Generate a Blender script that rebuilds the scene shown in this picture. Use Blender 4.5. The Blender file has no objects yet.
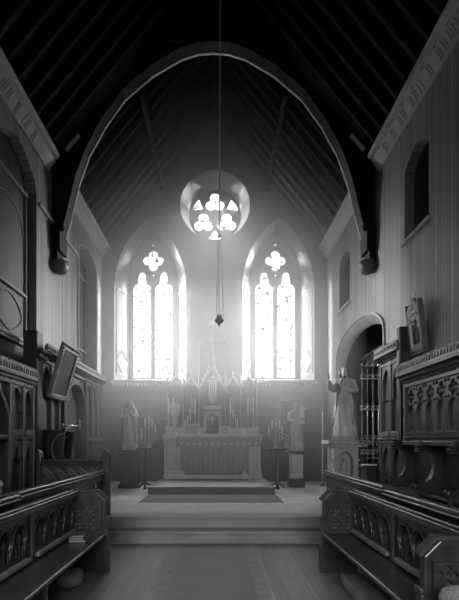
import bpy, bmesh, math, random
from mathutils import Vector, Matrix
from mathutils.geometry import delaunay_2d_cdt
PI = math.pi
random.seed(7)
COL = bpy.context.scene.collection
SC = bpy.context.scene
DF = 0.7                       # depth factor: K (600 px focal units) -> metres

def P(px, py, K):              # photograph pixel at depth K -> point of the place
    return Vector(((px-217)*K/600, DF*K, 1.5+(441-py)*K/600))
def PX(px, K): return (px-217)*K/600
def PZ(py, K): return 1.5+(441-py)*K/600

# ------------------------------------------------------------------ materials
def mat(name, v, rough=.5, metal=0., var=.25, scale=6., stretch=(1,1,1), bump=0., spec=.5, coat=0., boards=None, board_axis='Y', soft=.55):
    m = bpy.data.materials.new(name); m.use_nodes = True
    nt = m.node_tree; N = nt.nodes; L = nt.links
    bs = N['Principled BSDF']
    bs.inputs['Roughness'].default_value = rough
    bs.inputs['Metallic'].default_value = metal
    bs.inputs['Specular IOR Level'].default_value = spec
    bs.inputs['Coat Weight'].default_value = coat
    bs.inputs['Coat Roughness'].default_value = .06
    tc = N.new('ShaderNodeTexCoord'); mp = N.new('ShaderNodeMapping')
    geo = N.new('ShaderNodeNewGeometry')
    mp.inputs['Scale'].default_value = stretch
    L.new(geo.outputs['Position'], mp.inputs['Vector'])
    nz = N.new('ShaderNodeTexNoise'); nz.inputs['Scale'].default_value = scale; nz.inputs['Detail'].default_value = 5
    L.new(mp.outputs[0], nz.inputs['Vector'])
    mr = N.new('ShaderNodeMapRange'); mr.inputs['From Min'].default_value = .25; mr.inputs['From Max'].default_value = .75
    mr.inputs['To Min'].default_value = v*(1-var); mr.inputs['To Max'].default_value = v*(1+var)
    L.new(nz.outputs['Fac'], mr.inputs['Value'])
    val = mr.outputs[0]; h = nz.outputs['Fac']
    if boards:
        sp = N.new('ShaderNodeSeparateXYZ'); L.new(geo.outputs['Position'], sp.inputs[0])
        dv = N.new('ShaderNodeMath'); dv.operation = 'DIVIDE'; dv.inputs[1].default_value = boards
        L.new(sp.outputs[board_axis], dv.inputs[0])
        fr = N.new('ShaderNodeMath'); fr.operation = 'FRACT'; L.new(dv.outputs[0], fr.inputs[0])
        pp = N.new('ShaderNodeMath'); pp.operation = 'PINGPONG'; pp.inputs[1].default_value = .5; L.new(fr.outputs[0], pp.inputs[0])
        gr = N.new('ShaderNodeMapRange'); gr.inputs['From Min'].default_value = 0; gr.inputs['From Max'].default_value = .15
        L.new(pp.outputs[0], gr.inputs['Value'])
        fl = N.new('ShaderNodeMath'); fl.operation = 'FLOOR'; L.new(dv.outputs[0], fl.inputs[0])
        wn = N.new('ShaderNodeTexWhiteNoise'); wn.noise_dimensions = '1D'; L.new(fl.outputs[0], wn.inputs['W'])
        tone = N.new('ShaderNodeMapRange'); tone.inputs['To Min'].default_value = .72; tone.inputs['To Max'].default_value = 1.2
        L.new(wn.outputs['Value'], tone.inputs['Value'])
        m1 = N.new('ShaderNodeMath'); m1.operation = 'MULTIPLY'; L.new(val, m1.inputs[0]); L.new(tone.outputs[0], m1.inputs[1])
        g2 = N.new('ShaderNodeMapRange'); g2.inputs['To Min'].default_value = soft; L.new(gr.outputs[0], g2.inputs['Value'])
        m2 = N.new('ShaderNodeMath'); m2.operation = 'MULTIPLY'; L.new(m1.outputs[0], m2.inputs[0]); L.new(g2.outputs[0], m2.inputs[1])
        val = m2.outputs[0]; h = gr.outputs[0]; bump = max(bump, .35 if soft < .8 else .08)
    cc = N.new('ShaderNodeCombineColor')
    for i in range(3): L.new(val, cc.inputs[i])
    L.new(cc.outputs[0], bs.inputs['Base Color'])
    if bump:
        b = N.new('ShaderNodeBump'); b.inputs['Strength'].default_value = bump; b.inputs['Distance'].default_value = .01
        L.new(h, b.inputs['Height']); L.new(b.outputs[0], bs.inputs['Normal'])
    return m

M = {}
def mk(key, *a, **k): M[key] = mat(key, *a, **k)
mk('dark_oak', .032, .34, var=.4, scale=9, stretch=(1,1,.25), coat=.25)
mk('lit_oak', .13, .35, var=.3, scale=14, coat=.2)  # oak paled: light on crestings, sills and diagonals put into the colour
mk('cap_oak', .05, .62, var=.3, scale=9, spec=.25)
mk('pew_oak', .04, .30, var=.4, scale=9, stretch=(1,.25,1), coat=.2)
mk('panel_oak', .042, .34, var=.4, scale=8, stretch=(1,1,.2), coat=.3)
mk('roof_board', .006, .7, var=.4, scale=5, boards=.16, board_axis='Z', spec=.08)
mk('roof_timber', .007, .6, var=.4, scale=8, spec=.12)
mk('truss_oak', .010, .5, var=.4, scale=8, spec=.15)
mk('wall_board', .28, .45, var=.16, scale=5, stretch=(3,3,.15), boards=.085, soft=.35)
mk('lit_soffit', .6, .5, var=.1, scale=6)  # pale so that the arch's lit rim is in the roll's colour
mk('plate_wood', .34, .5, var=.15, scale=6)
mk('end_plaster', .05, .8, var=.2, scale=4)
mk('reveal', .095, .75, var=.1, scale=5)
mk('niche_plaster', .55, .7, var=.1, scale=5)
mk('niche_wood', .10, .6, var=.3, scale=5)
mk('lit_timber', .20, .45, var=.2, scale=8)  # paler timber: lit lines of mouldings and rails put into the colour
mk('screen_wood', .04, .5, var=.35, scale=6, stretch=(1,1,.3))
mk('floor_wood', .17, .42, var=.22, scale=5, stretch=(6,.4,1), boards=.14, board_axis='X', soft=.9)
mk('sanctuary_floor', .36, .5, var=.2, scale=4)
mk('step_wood', .24, .4, var=.25, scale=6, stretch=(.3,2,1))
mk('predella', .13, .6, var=.2, scale=9)
mk('carpet', .12, .95, var=.45, scale=30)
mk('runner', .19, .6, var=.12, scale=3)
mk('runner_border', .27, .75, var=.25, scale=10)
mk('stone', .40, .6, var=.2, scale=9)
mk('pale_stone', .42, .5, var=.15, scale=9)
mk('statue_pale', .64, .55, var=.2, scale=10)
mk('statue_mid', .38, .55, var=.25, scale=10)
mk('statue_low', .24, .55, var=.25, scale=10)
mk('statue_dark', .14, .5, var=.3, scale=10)
mk('skin', .50, .55, var=.1, scale=10)
mk('hair', .12, .6, var=.4, scale=25)
mk('brass', .40, .34, metal=1., var=.15, scale=10)
mk('iron', .05, .4, metal=.6, var=.2, scale=10)
mk('wax', .75, .45, var=.05, scale=8)
mk('linen', .62, .85, var=.1, scale=20)
mk('frontal', .23, .75, var=.25, scale=14, stretch=(5,1,.6))
mk('emblem', .50, .5, var=.2, scale=20)
mk('gilt', .50, .42, metal=.5, var=.2, scale=14)
mk('reredos', .30, .55, var=.25, scale=12)
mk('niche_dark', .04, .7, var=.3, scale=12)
mk('frame', .16, .42, var=.35, scale=20)
mk('print_glass', .05, .16, var=.5, scale=3, stretch=(1,1,.5))
mk('lit_frame', .72, .5, var=.1, scale=12)  # frame front paled to hold the light falling on it
mk('print_paper', .8, .6, var=.3, scale=9)
mk('print_ink', .06, .6, var=.5, scale=20)
mk('book_cloth', .10, .6, var=.3, scale=20)
mk('paper', .26, .8, var=.15, scale=30, stretch=(1,1,12))
mk('hassock', .10, .9, var=.4, scale=25)
mk('hassock_plain', .2, .9, var=.15, scale=12)
mk('hassock_pale', .36, .9, var=.55, scale=60)
mk('leaf', .10, .6, var=.4, scale=20)
mk('petal', .60, .6, var=.2, scale=20)
mk('letter', .17, .6, var=.2, scale=20)
mk('rope', .6, .7, var=.2, scale=40)

def glass_mat():
    m = bpy.data.materials.new('stained_glass'); m.use_nodes = True
    nt = m.node_tree; N = nt.nodes; L = nt.links
    N.remove(N['Principled BSDF']); out = N['Material Output']
    geo = N.new('ShaderNodeNewGeometry')
    nz = N.new('ShaderNodeTexNoise'); nz.inputs['Scale'].default_value = 7.; nz.inputs['Detail'].default_value = 4; nz.inputs['Roughness'].default_value = .65
    L.new(geo.outputs['Position'], nz.inputs['Vector'])
    r = N.new('ShaderNodeValToRGB'); e = r.color_ramp.elements
    e[0].position = .40; e[0].color = (.02,)*3+(1,); e[1].position = .46; e[1].color = (1,1,1,1)
    L.new(nz.outputs['Fac'], r.inputs[0])
    em = N.new('ShaderNodeEmission'); em.inputs['Strength'].default_value = GLASS
    L.new(r.outputs[0], em.inputs['Color'])
    tp = N.new('ShaderNodeBsdfTransparent'); L.new(r.outputs[0], tp.inputs['Color'])
    ad = N.new('ShaderNodeAddShader'); L.new(em.outputs[0], ad.inputs[0]); L.new(tp.outputs[0], ad.inputs[1]); L.new(ad.outputs[0], out.inputs['Surface'])
    return m
GLASS = 1.4
M['glass'] = glass_mat()

# ------------------------------------------------------------------ mesh builder
class MB:
    def __init__(s): s.bm = bmesh.new(); s.mi = 0
    def _f(s, vs):
        try:
            f = s.bm.faces.new(vs); f.material_index = s.mi; return f
        except ValueError: return None
    def box(s, x0, x1, y0, y1, z0, z1, M4=None):
        x0,x1 = min(x0,x1),max(x0,x1); y0,y1 = min(y0,y1),max(y0,y1); z0,z1 = min(z0,z1),max(z0,z1)
        c = [Vector(p) for p in ((x0,y0,z0),(x1,y0,z0),(x1,y1,z0),(x0,y1,z0),(x0,y0,z1),(x1,y0,z1),(x1,y1,z1),(x0,y1,z1))]
        if M4 is not None: c = [M4 @ p for p in c]
        v = [s.bm.verts.new(p) for p in c]
        for q in ((0,3,2,1),(4,5,6,7),(0,1,5,4),(1,2,6,5),(2,3,7,6),(3,0,4,7)): s._f([v[i] for i in q])
        return s
    def prism(s, loops, fn, t0, t1):
        """loops: outer and hole outlines in (u,v); fn(u,v,n)->point; extruded n from t0 to t1."""
        pts, edges = [], []
        for lp in loops:
            b = len(pts); n = len(lp)
            pts += [Vector((p[0],p[1])) for p in lp]
            edges += [(b+i, b+(i+1)%n) for i in range(n)]
        vs, es, fs, *_ = delaunay_2d_cdt(pts, edges, [], 0, 1e-5)
        def inside(x, y):
            c = False
            for lp in loops:
                n = len(lp)
                for i in range(n):
                    x1,y1 = lp[i][0],lp[i][1]; x2,y2 = lp[(i+1)%n][0],lp[(i+1)%n][1]
                    if (y1 > y) != (y2 > y) and x < (x2-x1)*(y-y1)/(y2-y1)+x1: c = not c
            return c
        tri = []
        for f in fs:
            cx = sum(vs[i][0] for i in f)/len(f); cy = sum(vs[i][1] for i in f)/len(f)
            if inside(cx, cy): tri.append(list(f))
        a = [s.bm.verts.new(fn(v[0],v[1],t0)) for v in vs]
        b = [s.bm.verts.new(fn(v[0],v[1],t1)) for v in vs]
        cnt = {}
        for f in tri:
            s._f([a[i] for i in reversed(f)]); s._f([b[i] for i in f])
            for i in range(len(f)):
                e = (f[i], f[(i+1)%len(f)]); cnt[e] = 1
        for (i,j) in list(cnt):
            if (j,i) not in cnt: s._f([a[i],a[j],b[j],b[i]])
        used = {i for f in tri for i in f}
        for i in range(len(vs)):
            if i not in used: s.bm.verts.remove(a[i]); s.bm.verts.remove(b[i])
        return s
    def sweep(s, prof, fn, t0, t1): return s.prism([prof], fn, t0, t1)
    def loft(s, rings, cap=True):
        vr = [[s.bm.verts.new(p) for p in r] for r in rings]
        n = len(rings[0])
        for a, b in zip(vr, vr[1:]):
            for i in range(n): s._f([a[i], a[(i+1)%n], b[(i+1)%n], b[i]])
        if cap: s._f(list(reversed(vr[0]))); s._f(vr[-1])
        return s
    def tube(s, path, r, n=8):
        path = [Vector(p) for p in path]
        rs = r if isinstance(r, (list,tuple)) else [r]*len(path)
        rings = []; up = None
        for i, p in enumerate(path):
            d = (path[min(i+1,len(path)-1)]-path[max(i-1,0)]).normalized()
            if up is None: up = Vector((0,0,1)) if abs(d.z) < .9 else Vector((0,1,0))
            sx = d.cross(up).normalized(); up = sx.cross(d).normalized()
            rings.append([p+(sx*math.cos(2*PI*k/n)+up*math.sin(2*PI*k/n))*rs[i] for k in range(n)])
        return s.loft(rings)
    def lathe(s, prof, c, n=16, axis=None):
        c = Vector(c); rings = []
        for r, z in prof:
            rings.append([c+Vector((r*math.cos(2*PI*k/n), r*math.sin(2*PI*k/n), z)) for k in range(n)])
        return s.loft(rings)
    def ball(s, c, rx, ry=None, rz=None, n=12, m=8):
        ry = ry or rx; rz = rz or rx; c = Vector(c); rings = []
        for j in range(m+1):
            t = PI*(j+.02 if j == 0 else (j-.02 if j == m else j))/m
            rings.append([c+Vector((rx*math.sin(t)*math.cos(2*PI*k/n), ry*math.sin(t)*math.sin(2*PI*k/n), -rz*math.cos(t))) for k in range(n)])
        return s.loft(rings)
    def xf(s, M4):
        bmesh.ops.transform(s.bm, matrix=M4, verts=s.bm.verts); return s
    def build(s, name, m, parent=None, smooth=False, bevel=0., local=False):
        """vertices are in world space unless local; converted to the parent's space"""
        bm = s.bm
        bmesh.ops.recalc_face_normals(bm, faces=bm.faces)
        if parent is not None and not local:
            off = Vector((0,0,0)); q = parent
            while q is not None: off += q.location; q = q.parent
            bmesh.ops.translate(bm, vec=-off, verts=bm.verts)
        me = bpy.data.meshes.new(name); bm.to_mesh(me); bm.free()
        ms = m if isinstance(m, (list,tuple)) else [m]
        for k in ms: me.materials.append(M[k])
        if smooth:
            for p in me.polygons: p.use_smooth = True
        o = bpy.data.objects.new(name, me); COL.objects.link(o)
        if parent is not None: o.parent = parent
        elif not local:
            pass
        if bevel:
            b = o.modifiers.new('bevel', 'BEVEL'); b.width = bevel; b.segments = 2; b.limit_method = 'ANGLE'; b.angle_limit = math.radians(40)
        return o

def thing(name, label, cat, loc=(0,0,0), group=None, rotz=0):
    o = bpy.data.objects.new(name, None); COL.objects.link(o)
    o.empty_display_size = .1
    o.location = loc; o.rotation_euler = (0,0,rotz)
    o['label'] = label; o['category'] = cat
    if group: o['group'] = group
    return o
def tag(o, label, cat, group=None, kind=None):
    o['label'] = label; o['category'] = cat
    if group: o['group'] = group
    if kind: o['kind'] = kind
    return o
def struct(o, label=None, cat=None):
    o['kind'] = 'structure'
    if label: o['label'] = label
    if cat: o['category'] = cat
    return o
def sroot(name, label, cat, loc=(0,0,0)):
    o = thing(name, label, cat, loc); o['kind'] = 'structure'; return o
def copy_tree(o, parent=None):
    c = o.copy(); COL.objects.link(c); c.parent = parent
    for ch in [q for q in COL.objects if q.parent == o]: copy_tree(ch, c)
    return c

# ------------------------------------------------------------------ outlines in (u,v)
def circ(cx, cy, r, n=20, a0=0, a1=2*PI, closed=True):
    k = n if closed else n+1
    return [(cx+r*math.cos(a0+(a1-a0)*i/n), cy+r*math.sin(a0+(a1-a0)*i/n)) for i in range(k)]
def parch(u0, u1, v0, vs, va, n=8):
    """pointed arch outline: bottom v0, springing vs, apex va"""
    w = (u1-u0)/2; h = va-vs; c = (u0+u1)/2
    if h >= w:
        r = (w*w+h*h)/(2*w); th = math.asin(min(1,h/r))
        right = [(u1-r+r*math.cos(th*i/n), vs+r*math.sin(th*i/n)) for i in range(n+1)]
    else:
        right = [(c+w*math.cos(PI/2*i/n), vs+h*math.sin(PI/2*i/n)) for i in range(n+1)]
    right[-1] = (c, va)
    left = [(2*c-p[0], p[1]) for p in reversed(right[:-1])]
    return [(u0,v0),(u1,v0)]+right+left
def fourc(u0,u1,v0,vs,va):
    c = (u0+u1)/2; w = (u1-u0)/2; h = va-vs
    r = [(u1,vs),(u1-.03*w,vs+.2*h),(u1-.14*w,vs+.42*h),(u1-.34*w,vs+.63*h),(u1-.66*w,vs+.84*h),(c,va)]
    return [(u0,v0),(u1,v0)]+r+[(2*c-p[0],p[1]) for p in reversed(r[:-1])]
def foil(cx, cy, k, R, r, a0=PI/2, n=7):
    """k-foil outline: lobes of radius r at distance R"""
    pts = []
    # half angle of each lobe visible
    half = PI/k
    d = R*math.sin(half); x = R*math.cos(half)
    q = x+math.sqrt(max(r*r-d*d, 0)); # intersection distance along the bisector (outer)
    q = x-0.0 if r <= d else x-math.sqrt(r*r-d*d) if False else x
    for i in range(k):
        a = a0+2*PI*i/k
        c = (cx+R*math.cos(a), cy+R*math.sin(a))
        p1 = (cx+x*math.cos(a-half), cy+x*math.sin(a-half))
        b = math.atan2(p1[1]-c[1], p1[0]-c[0])
        e = 2*(((a-b)+PI) % (2*PI)-PI)
        b0 = b
        for j in range(n+1):
            t = b0+e*j/n
            pts.append((c[0]+r*math.cos(t), c[1]+r*math.sin(t)))
    # remove near duplicates
    out = []
    for p in pts:
        if not out or (abs(p[0]-out[-1][0])+abs(p[1]-out[-1][1])) > 1e-4: out.append(p)
    return out
def trefoil_head(u0, u1, v0, v1, n=6):
    """lancet light with a cusped trefoil head: shoulders then a narrow pointed top"""
    c = (u0+u1)/2; w = (u1-u0)/2; hh = w*.46
    pts = [(u0,v0),(u1,v0)]
    vs = v1-2.1*w
    for i in range(n+1):                       # right shoulder
        t = PI/2*i/n*.95
        pts.append((c+hh*.95+(w-hh*.95)*math.cos(t), vs+.75*w*math.sin(t)))
    vb = vs+.9*w
    for i in range(n+1):                       # narrow head
        t = PI/2*i/n
        pts.append((c+hh*(math.cos(t)**.8)*(1 if i < n else 0), vb+(v1-vb)*math.sin(t)))
    right = pts[2:]
    left = [(2*c-p[0], p[1]) for p in reversed(right[:-1])]
    return pts+left
def rect(u0,u1,v0,v1): return [(u0,v0),(u1,v0),(u1,v1),(u0,v1)]
def frontal(y): return lambda u,v,n: Vector((u, y-n, v))          # n towards the nave
XL, XR = -3.25, 3.12
def side(sd, x0=None):
    """(u=Y, v=Z, n=distance from the wall into the room)"""
    if sd == 'L': return lambda u,v,n: Vector((XL+n, u, v))
    return lambda u,v,n: Vector((XR-n, u, v))

# ================================================================== THE SETTING
YB = 11.9                                      # east wall
YS1, YS2 = 6.12, 6.36                          # step risers
ZS = .36                                       # sanctuary floor
AX = -.07                                      # axis of the hall
ZR = 10.75                                     # ridge
b = MB().box(-3.6,3.5,-3,YS1,-.2,0)
struct(b.build('floor','floor_wood'), 'brown boarded nave floor between the choir pews', 'floor')
st = sroot('floor_step', 'two shallow wooden steps up to the sanctuary', 'steps', (AX,YS1,0))
XS0, XS1 = -1.70, 1.60
def step_mesh(y, z0, z1, name):
    b = MB(); b.box(XL,XR,y+.02,YS2+.02 if z1 < .3 else YS2+.3,z0,z1-.035)
    b.box(XL,XR,y-.012,(YS2+.02 if z1 < .3 else YS2+.3),z1-.035,z1)
    return b.build(name,'step_wood',st,bevel=.008)
step_mesh(YS1,0,.18,'tread'); 
step_mesh(YS2,.18,ZS,'tread')
b = MB().box(-3.6,4.6,YS2+.3,YB+.9,-.2,ZS)
struct(b.build('floor_sanctuary','sanctuary_floor'), 'pale sanctuary floor around the altar platform', 'floor')

# east wall with two splayed windows and a rose
WIN = [(-1.895,'left'),(1.738,'right')]
ROSE = (-.057, 8.19)
def wslope(x): return ZR-1.22*abs(x-AX)
outer = [(-3.6,0),(3.5,0),(3.5,wslope(3.5)+.1),(AX,ZR+.1),(-3.6,wslope(-3.6)+.1)]
holes = [parch(c-1.02,c+1.02,3.22,5.85,7.85,12) for c,_ in WIN]+[circ(ROSE[0],ROSE[1],.99,48)]
b = MB().prism([outer]+holes, frontal(YB), -.02, 0)
# splayed reveals
YG = YB+.62
def splay(b, lf, lb):
    n = len(lf)
    va = [b.bm.verts.new((p[0],YB,p[1])) for p in lf]; vb = [b.bm.verts.new((p[0],YG,p[1])) for p in lb]
    for i in range(n): b._f([va[i],va[(i+1)%n],vb[(i+1)%n],vb[i]])
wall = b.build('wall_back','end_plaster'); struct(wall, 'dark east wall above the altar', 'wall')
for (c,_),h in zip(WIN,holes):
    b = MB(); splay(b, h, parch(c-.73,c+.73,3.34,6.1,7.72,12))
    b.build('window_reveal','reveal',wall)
b = MB(); splay(b, holes[2], circ(ROSE[0],ROSE[1],.76,48)); b.build('window_reveal','reveal',wall,smooth=True)
b = MB()
for c,_ in WIN:                                # blind panels painted on the splays: low lozenge mouldings
    for sgn in (-1,1):
        f = lambda t,z: Vector((c+sgn*(1.02+(.73-1.02)*t), YB+.62*t, z))
        def strip(pa,pb): b.tube([f(*pa)+Vector((-sgn*.012,-.004,0)),f(*pb)+Vector((-sgn*.012,-.004,0))],.014,5)
        for z in (3.45,4.15,5.85): strip((.15,z),(.9,z))
        for t in (.15,.9): strip((t,3.45),(t,5.85))
        strip((.15,3.8),(.52,4.15)); strip((.52,4.15),(.9,3.8)); strip((.9,3.8),(.52,3.45)); strip((.52,3.45),(.15,3.8))
b.build('reveal_moulding','stone',wall)
b = MB()
for c,_ in WIN:
    b.box(c-1.1,c+1.1,YB-.07,YB,3.14,3.22)
    for i in range(22):
        u = c-1.05+i*.1; b.box(u-.028,u+.028,YB-.05,YB,3.06,3.14)
b.build('dentil_sill','stone',wall)
# outside of the wall, closed round the glass
def window(name, outl, lights, label):
    o = sroot(name, label, 'window', (0,YG,0))
    b = MB().prism([outl]+lights, frontal(YG+.06), 0, .09); b.build('window_frame','end_plaster',o,bevel=.008)
    for lt in lights:
        q = MB().prism([lt], frontal(YG+.03), 0, .004); q.build('pane','glass',o)
    return o
def big(outl, k=1.06):
    cx = sum(p[0] for p in outl)/len(outl); cz = sum(p[1] for p in outl)/len(outl)
    return [(cx+(p[0]-cx)*k, cz+(p[1]-cz)*k) for p in outl]
for i,(c,w) in enumerate(WIN):
    lights = [trefoil_head(c-.59,c-.075,3.38,6.52), trefoil_head(c+.055,c+.575,3.38,6.52),
              foil(c+.0,6.86,4,.165,.135), circ(c,7.33,.035,8), circ(c,6.43,.03,8)]
    window('window_%d'%(i+1), big(parch(c-.73,c+.73,3.34,6.1,7.72,12)), lights,
           'bright twin lancet stained glass window %s of the altar' % w)
rl = []
for a in (90,210,330): rl.append(foil(ROSE[0]+.40*math.cos(math.radians(a)),ROSE[1]-.01+.40*math.sin(math.radians(a)),3,.15,.15,a0=math.radians(90)))
for a in (150,30,270):
    t = math.radians(a); ca, sa = math.cos(t), math.sin(t)
    loc = [(.42,0),(.55,.10),(.66,.20),(.695,.10),(.70,0),(.695,-.10),(.66,-.20),(.55,-.10)]
    rl.append([(ROSE[0]+p*ca-q*sa, ROSE[1]+p*sa+q*ca) for p,q in loc])
window('window_3', circ(ROSE[0],ROSE[1],.80,40), rl, 'round rose window with glowing trefoils high above the altar')

# side walls
HL = [fourc(6.16,7.56,2.2,5.93,6.48), fourc(9.82,11.30,2.9,5.95,6.33)]
b = MB().prism([[(-3,0),(YB,0),(YB,7.0),(-3,7.0)]]+HL, side('L'), -.32, 0)
wl = struct(b.build('wall_left','wall_board'), 'pale vertically boarded left wall', 'wall')
HRw = [fourc(DF*8.83,DF*9.98,4.79,5.88,6.16), fourc(DF*14.1,DF*15.3,4.84,5.87,6.12)]
nich = [(DF*11.2,ZS+.02),(DF*15.6,ZS+.02),(DF*15.6,3.55)]
for i in range(1,16):
    t = PI*i/16; nich.append((DF*(13.4+2.2*math.cos(t)), 3.55+.62*math.sin(t)**.95))
nich.append((DF*11.2,3.55))
b = MB().prism([[(-3,0),(YB,0),(YB,7.0),(-3,7.0)]]+HRw+[nich], side('R'), -.16, 0)
wr = struct(b.build('wall_right','wall_board'), 'pale vertically boarded right wall', 'wall')
# arch moulding round the niche, plastered reveal
def ring_band(outl, k0, k1, fn, t0, t1, b):
    cu = sum(p[0] for p in outl)/len(outl); cv = ZS
    A = [(cu+(p[0]-cu)*k0, cv+(p[1]-cv)*k0) for p in outl]; B_ = [(cu+(p[0]-cu)*k1, cv+(p[1]-cv)*k1) for p in outl]
    b.prism([B_,A], fn, t0, t1)
arcp = [(DF*15.6,2.0)]+nich[2:]+[(DF*11.2,2.0)]
b = MB()
ro = [(DF*(13.4)+(p[0]-DF*13.4)*1.03, p[1]+(.03 if p[1] > 3.6 else 0)) for p in arcp]
ri = arcp
b.prism([ro+list(reversed(ri))], side('R'), .0, .03)
b.build('arch_moulding','stone',wr)
b = MB(); q0 = [(DF*15.6,ZS+.03)]+nich[2:]+[(DF*11.2,ZS+.03)]; cq = DF*13.4
q1 = [(cq+(p[0]-cq)*.935, p[1]-(.17 if p[1] > 3.5 else 0)) for p in q0]; fs = side('R')
va = [b.bm.verts.new(fs(p[0],p[1],-.0)) for p in q0]; vb = [b.bm.verts.new(fs(p[0],p[1],-.14)) for p in q1]; vc = [b.bm.verts.new(fs(p[0],p[1],-.2)) for p in q1]
for r0,r1 in ((va,vb),(vb,vc)):
    for i in range(len(q0)-1): b._f([r0[i],r0[i+1],r1[i+1],r1[i]])
b.build('splay','niche_plaster',wr,smooth=True)
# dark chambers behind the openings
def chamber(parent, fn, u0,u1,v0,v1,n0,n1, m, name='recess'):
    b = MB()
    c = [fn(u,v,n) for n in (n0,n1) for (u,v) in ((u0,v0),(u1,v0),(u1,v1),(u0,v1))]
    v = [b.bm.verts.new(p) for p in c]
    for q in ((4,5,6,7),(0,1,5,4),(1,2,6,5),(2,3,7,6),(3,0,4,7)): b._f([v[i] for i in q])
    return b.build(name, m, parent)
for h in HRw:
    us = [p[0] for p in h]; vs = [p[1] for p in h]
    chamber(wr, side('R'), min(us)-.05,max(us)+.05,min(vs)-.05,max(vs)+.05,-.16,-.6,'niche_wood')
    MB().prism([[(min(us)-.05,4.74),(max(us)+.05,4.74),(max(us)+.05,4.80),(min(us)-.05,4.80)]], side('R'), -.1, .05).build('sill','stone',wr,bevel=.008)
# niche chamber with panelled arcade and cornice
nr = sroot('wall_niche', 'shadowed side chapel seen through the wide arch in the right wall', 'niche', (XR+.16,DF*13.4,ZS))
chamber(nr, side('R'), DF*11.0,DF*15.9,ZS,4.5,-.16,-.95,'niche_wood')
b = MB()
for i in range(7):
    u = DF*11.2+i*.47
    b.prism([rect(u,u+.47,ZS,3.45), parch(u+.06,u+.41,1.0,2.9,3.35)], side('R'), -.94, -.87)
b.build('arcade','panel_oak',nr)
MB().box(XR+.72,XR+.94,DF*11.05,DF*15.85,3.45,3.62).box(XR+.78,XR+.94,DF*11.05,DF*15.85,3.38,3.45).box(XR+.64,XR+.94,DF*11.05,DF*15.85,3.62,3.70).build('cornice','stone',nr,bevel=.02)
# left recesses with timber screens
scr = sroot('wall_screen', 'dark traceried timber screen filling the large arch on the left wall', 'screen', (XL-.3,6,2.2))
fn = side('L')
chamber(scr, fn, 5.9,7.7,2.0,6.7,-.32,-.34,'screen_wood','back_board')
MB().prism([rect(6.0,7.56,2.2,6.55)], fn, -.31, -.16).build('panel','screen_wood',scr)
def outline(b, o, n, r, closed=True): b.tube([fn(p[0],p[1],n) for p in (o+[o[0]] if closed else o)], r, 6)
def lozenge(cu, cv, w, h):
    pts = []
    for k in range(24):
        t = 2*PI*k/24; q = 1-.10*math.cos(4*t)*0; e = .75
        pts.append((cu+w*math.copysign(abs(math.cos(t))**1.25,math.cos(t)), cv+h*math.copysign(abs(math.sin(t))**1.25,math.sin(t))))
    return pts
b = MB(); outline(b, parch(6.27,7.38,4.14,5.05,5.52)[2:], -.155, .016, False); b.build('arch_moulding','lit_timber',scr,smooth=True)
b = MB(); outline(b, lozenge(6.85,3.64,.46,.31), -.155, .016); b.build('lozenge_moulding','lit_timber',scr,smooth=True)
for u in (6.2,7.46): MB().box(XL-.17,XL-.12,u-.04,u+.04,2.3,6.2).build('stile','lit_timber',scr,bevel=.01)
for z in (4.05,3.25,3.18,5.85): MB().box(XL-.17,XL-.11,6.16,7.5,z-.03,z+.03).build('rail','lit_timber',scr,bevel=.012)
scr2 = sroot('wall_screen', 'narrow timber screen in the farther recess of the left wall', 'screen', (XL-.3,10.5,2.9))
chamber(scr2, fn, 9.7,11.4,2.8,6.3,-.32,-.40,'screen_wood','back_board')
MB().prism([rect(9.8,11.3,2.9,6.3)], fn, -.34, -.28).build('panel','screen_wood',scr2)
for z in (3.85,5.75): MB().box(XL-.29,XL-.24,9.8,11.3,z-.025,z+.025).build('rail','stone',scr2,bevel=.01)
for u in (9.9,10.55,11.15): MB().box(XL-.29,XL-.24,u-.03,u+.03,2.95,6.1).build('stile','panel_oak',scr2,bevel=.01)
b = MB().prism([fourc(9.78,11.34,2.9,5.97,6.37), fourc(9.83,11.29,2.88,5.95,6.32)], fn, 0, .03); b.build('opening_moulding','stone',wl)
# string course
MB().box(XL,XL+.05,7.62,9.8,5.77,5.84).build('string_course','stone',wl,bevel=.01)

# wall plates with a painted inscription
def plate(sd):
    fn = side(sd); s_ = 'left' if sd == 'L' else 'right'
    prof = [(0,6.68),(.03,6.68),(.16,6.86),(.13,6.88),(.21,6.91),(.24,6.97),(.22,7.02),(0,7.02)]
    root = sroot('trim_1' if sd == 'L' else 'trim_2', 'pale canted wall plate with gothic lettering under the %s roof slope' % s_, 'wall plate', fn(6,6.68,0))
    for (y0,y1) in ((-2.5,8.05),(8.6,YB)):
        b = MB(); b.prism([prof], lambda u,v,n: fn(n,v,u), y0, y1); b.build('moulded_plate','plate_wood',root)
    # gothic letter strokes on the canted face
    b = MB(); y = 7.3 if sd == 'L' else 7.6
    rnd = random.Random(3 if sd == 'L' else 5)
    d = Vector((.13,.18)).normalized(); nn = (d.y,-d.x)
    def face(u, t):                             # u along the plate, t up the face 0..1
        q = Vector((.03+.13*t, 6.68+.18*t))
        return q
    while y > 4.6:
        k = rnd.choice((2,2,3,1)); w = .05
        for j in range(k):
            u0 = y-j*w
            pts = [(u0,.15),(u0-.02,.28),(u0-.02,.72),(u0,.86),(u0-.026,.9),(u0-.046,.74),(u0-.046,.26),(u0-.026,.12)]
            va = []
            for off in (0.0005,.004):
                va.append([b.bm.verts.new(fn(u, face(u,t).y+nn[1]*off*1., face(u,t).x+nn[0]*off)) for u,t in pts])
            b._f(va[0]); b._f(va[1])
            for i in range(8): b._f([va[0][i],va[0][(i+1)%8],va[1][(i+1)%8],va[1][i]])
        y -= k*w+rnd.choice((.03,.04,.16))
    b.build('lettering','letter',root)
plate('L'); plate('R')

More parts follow.
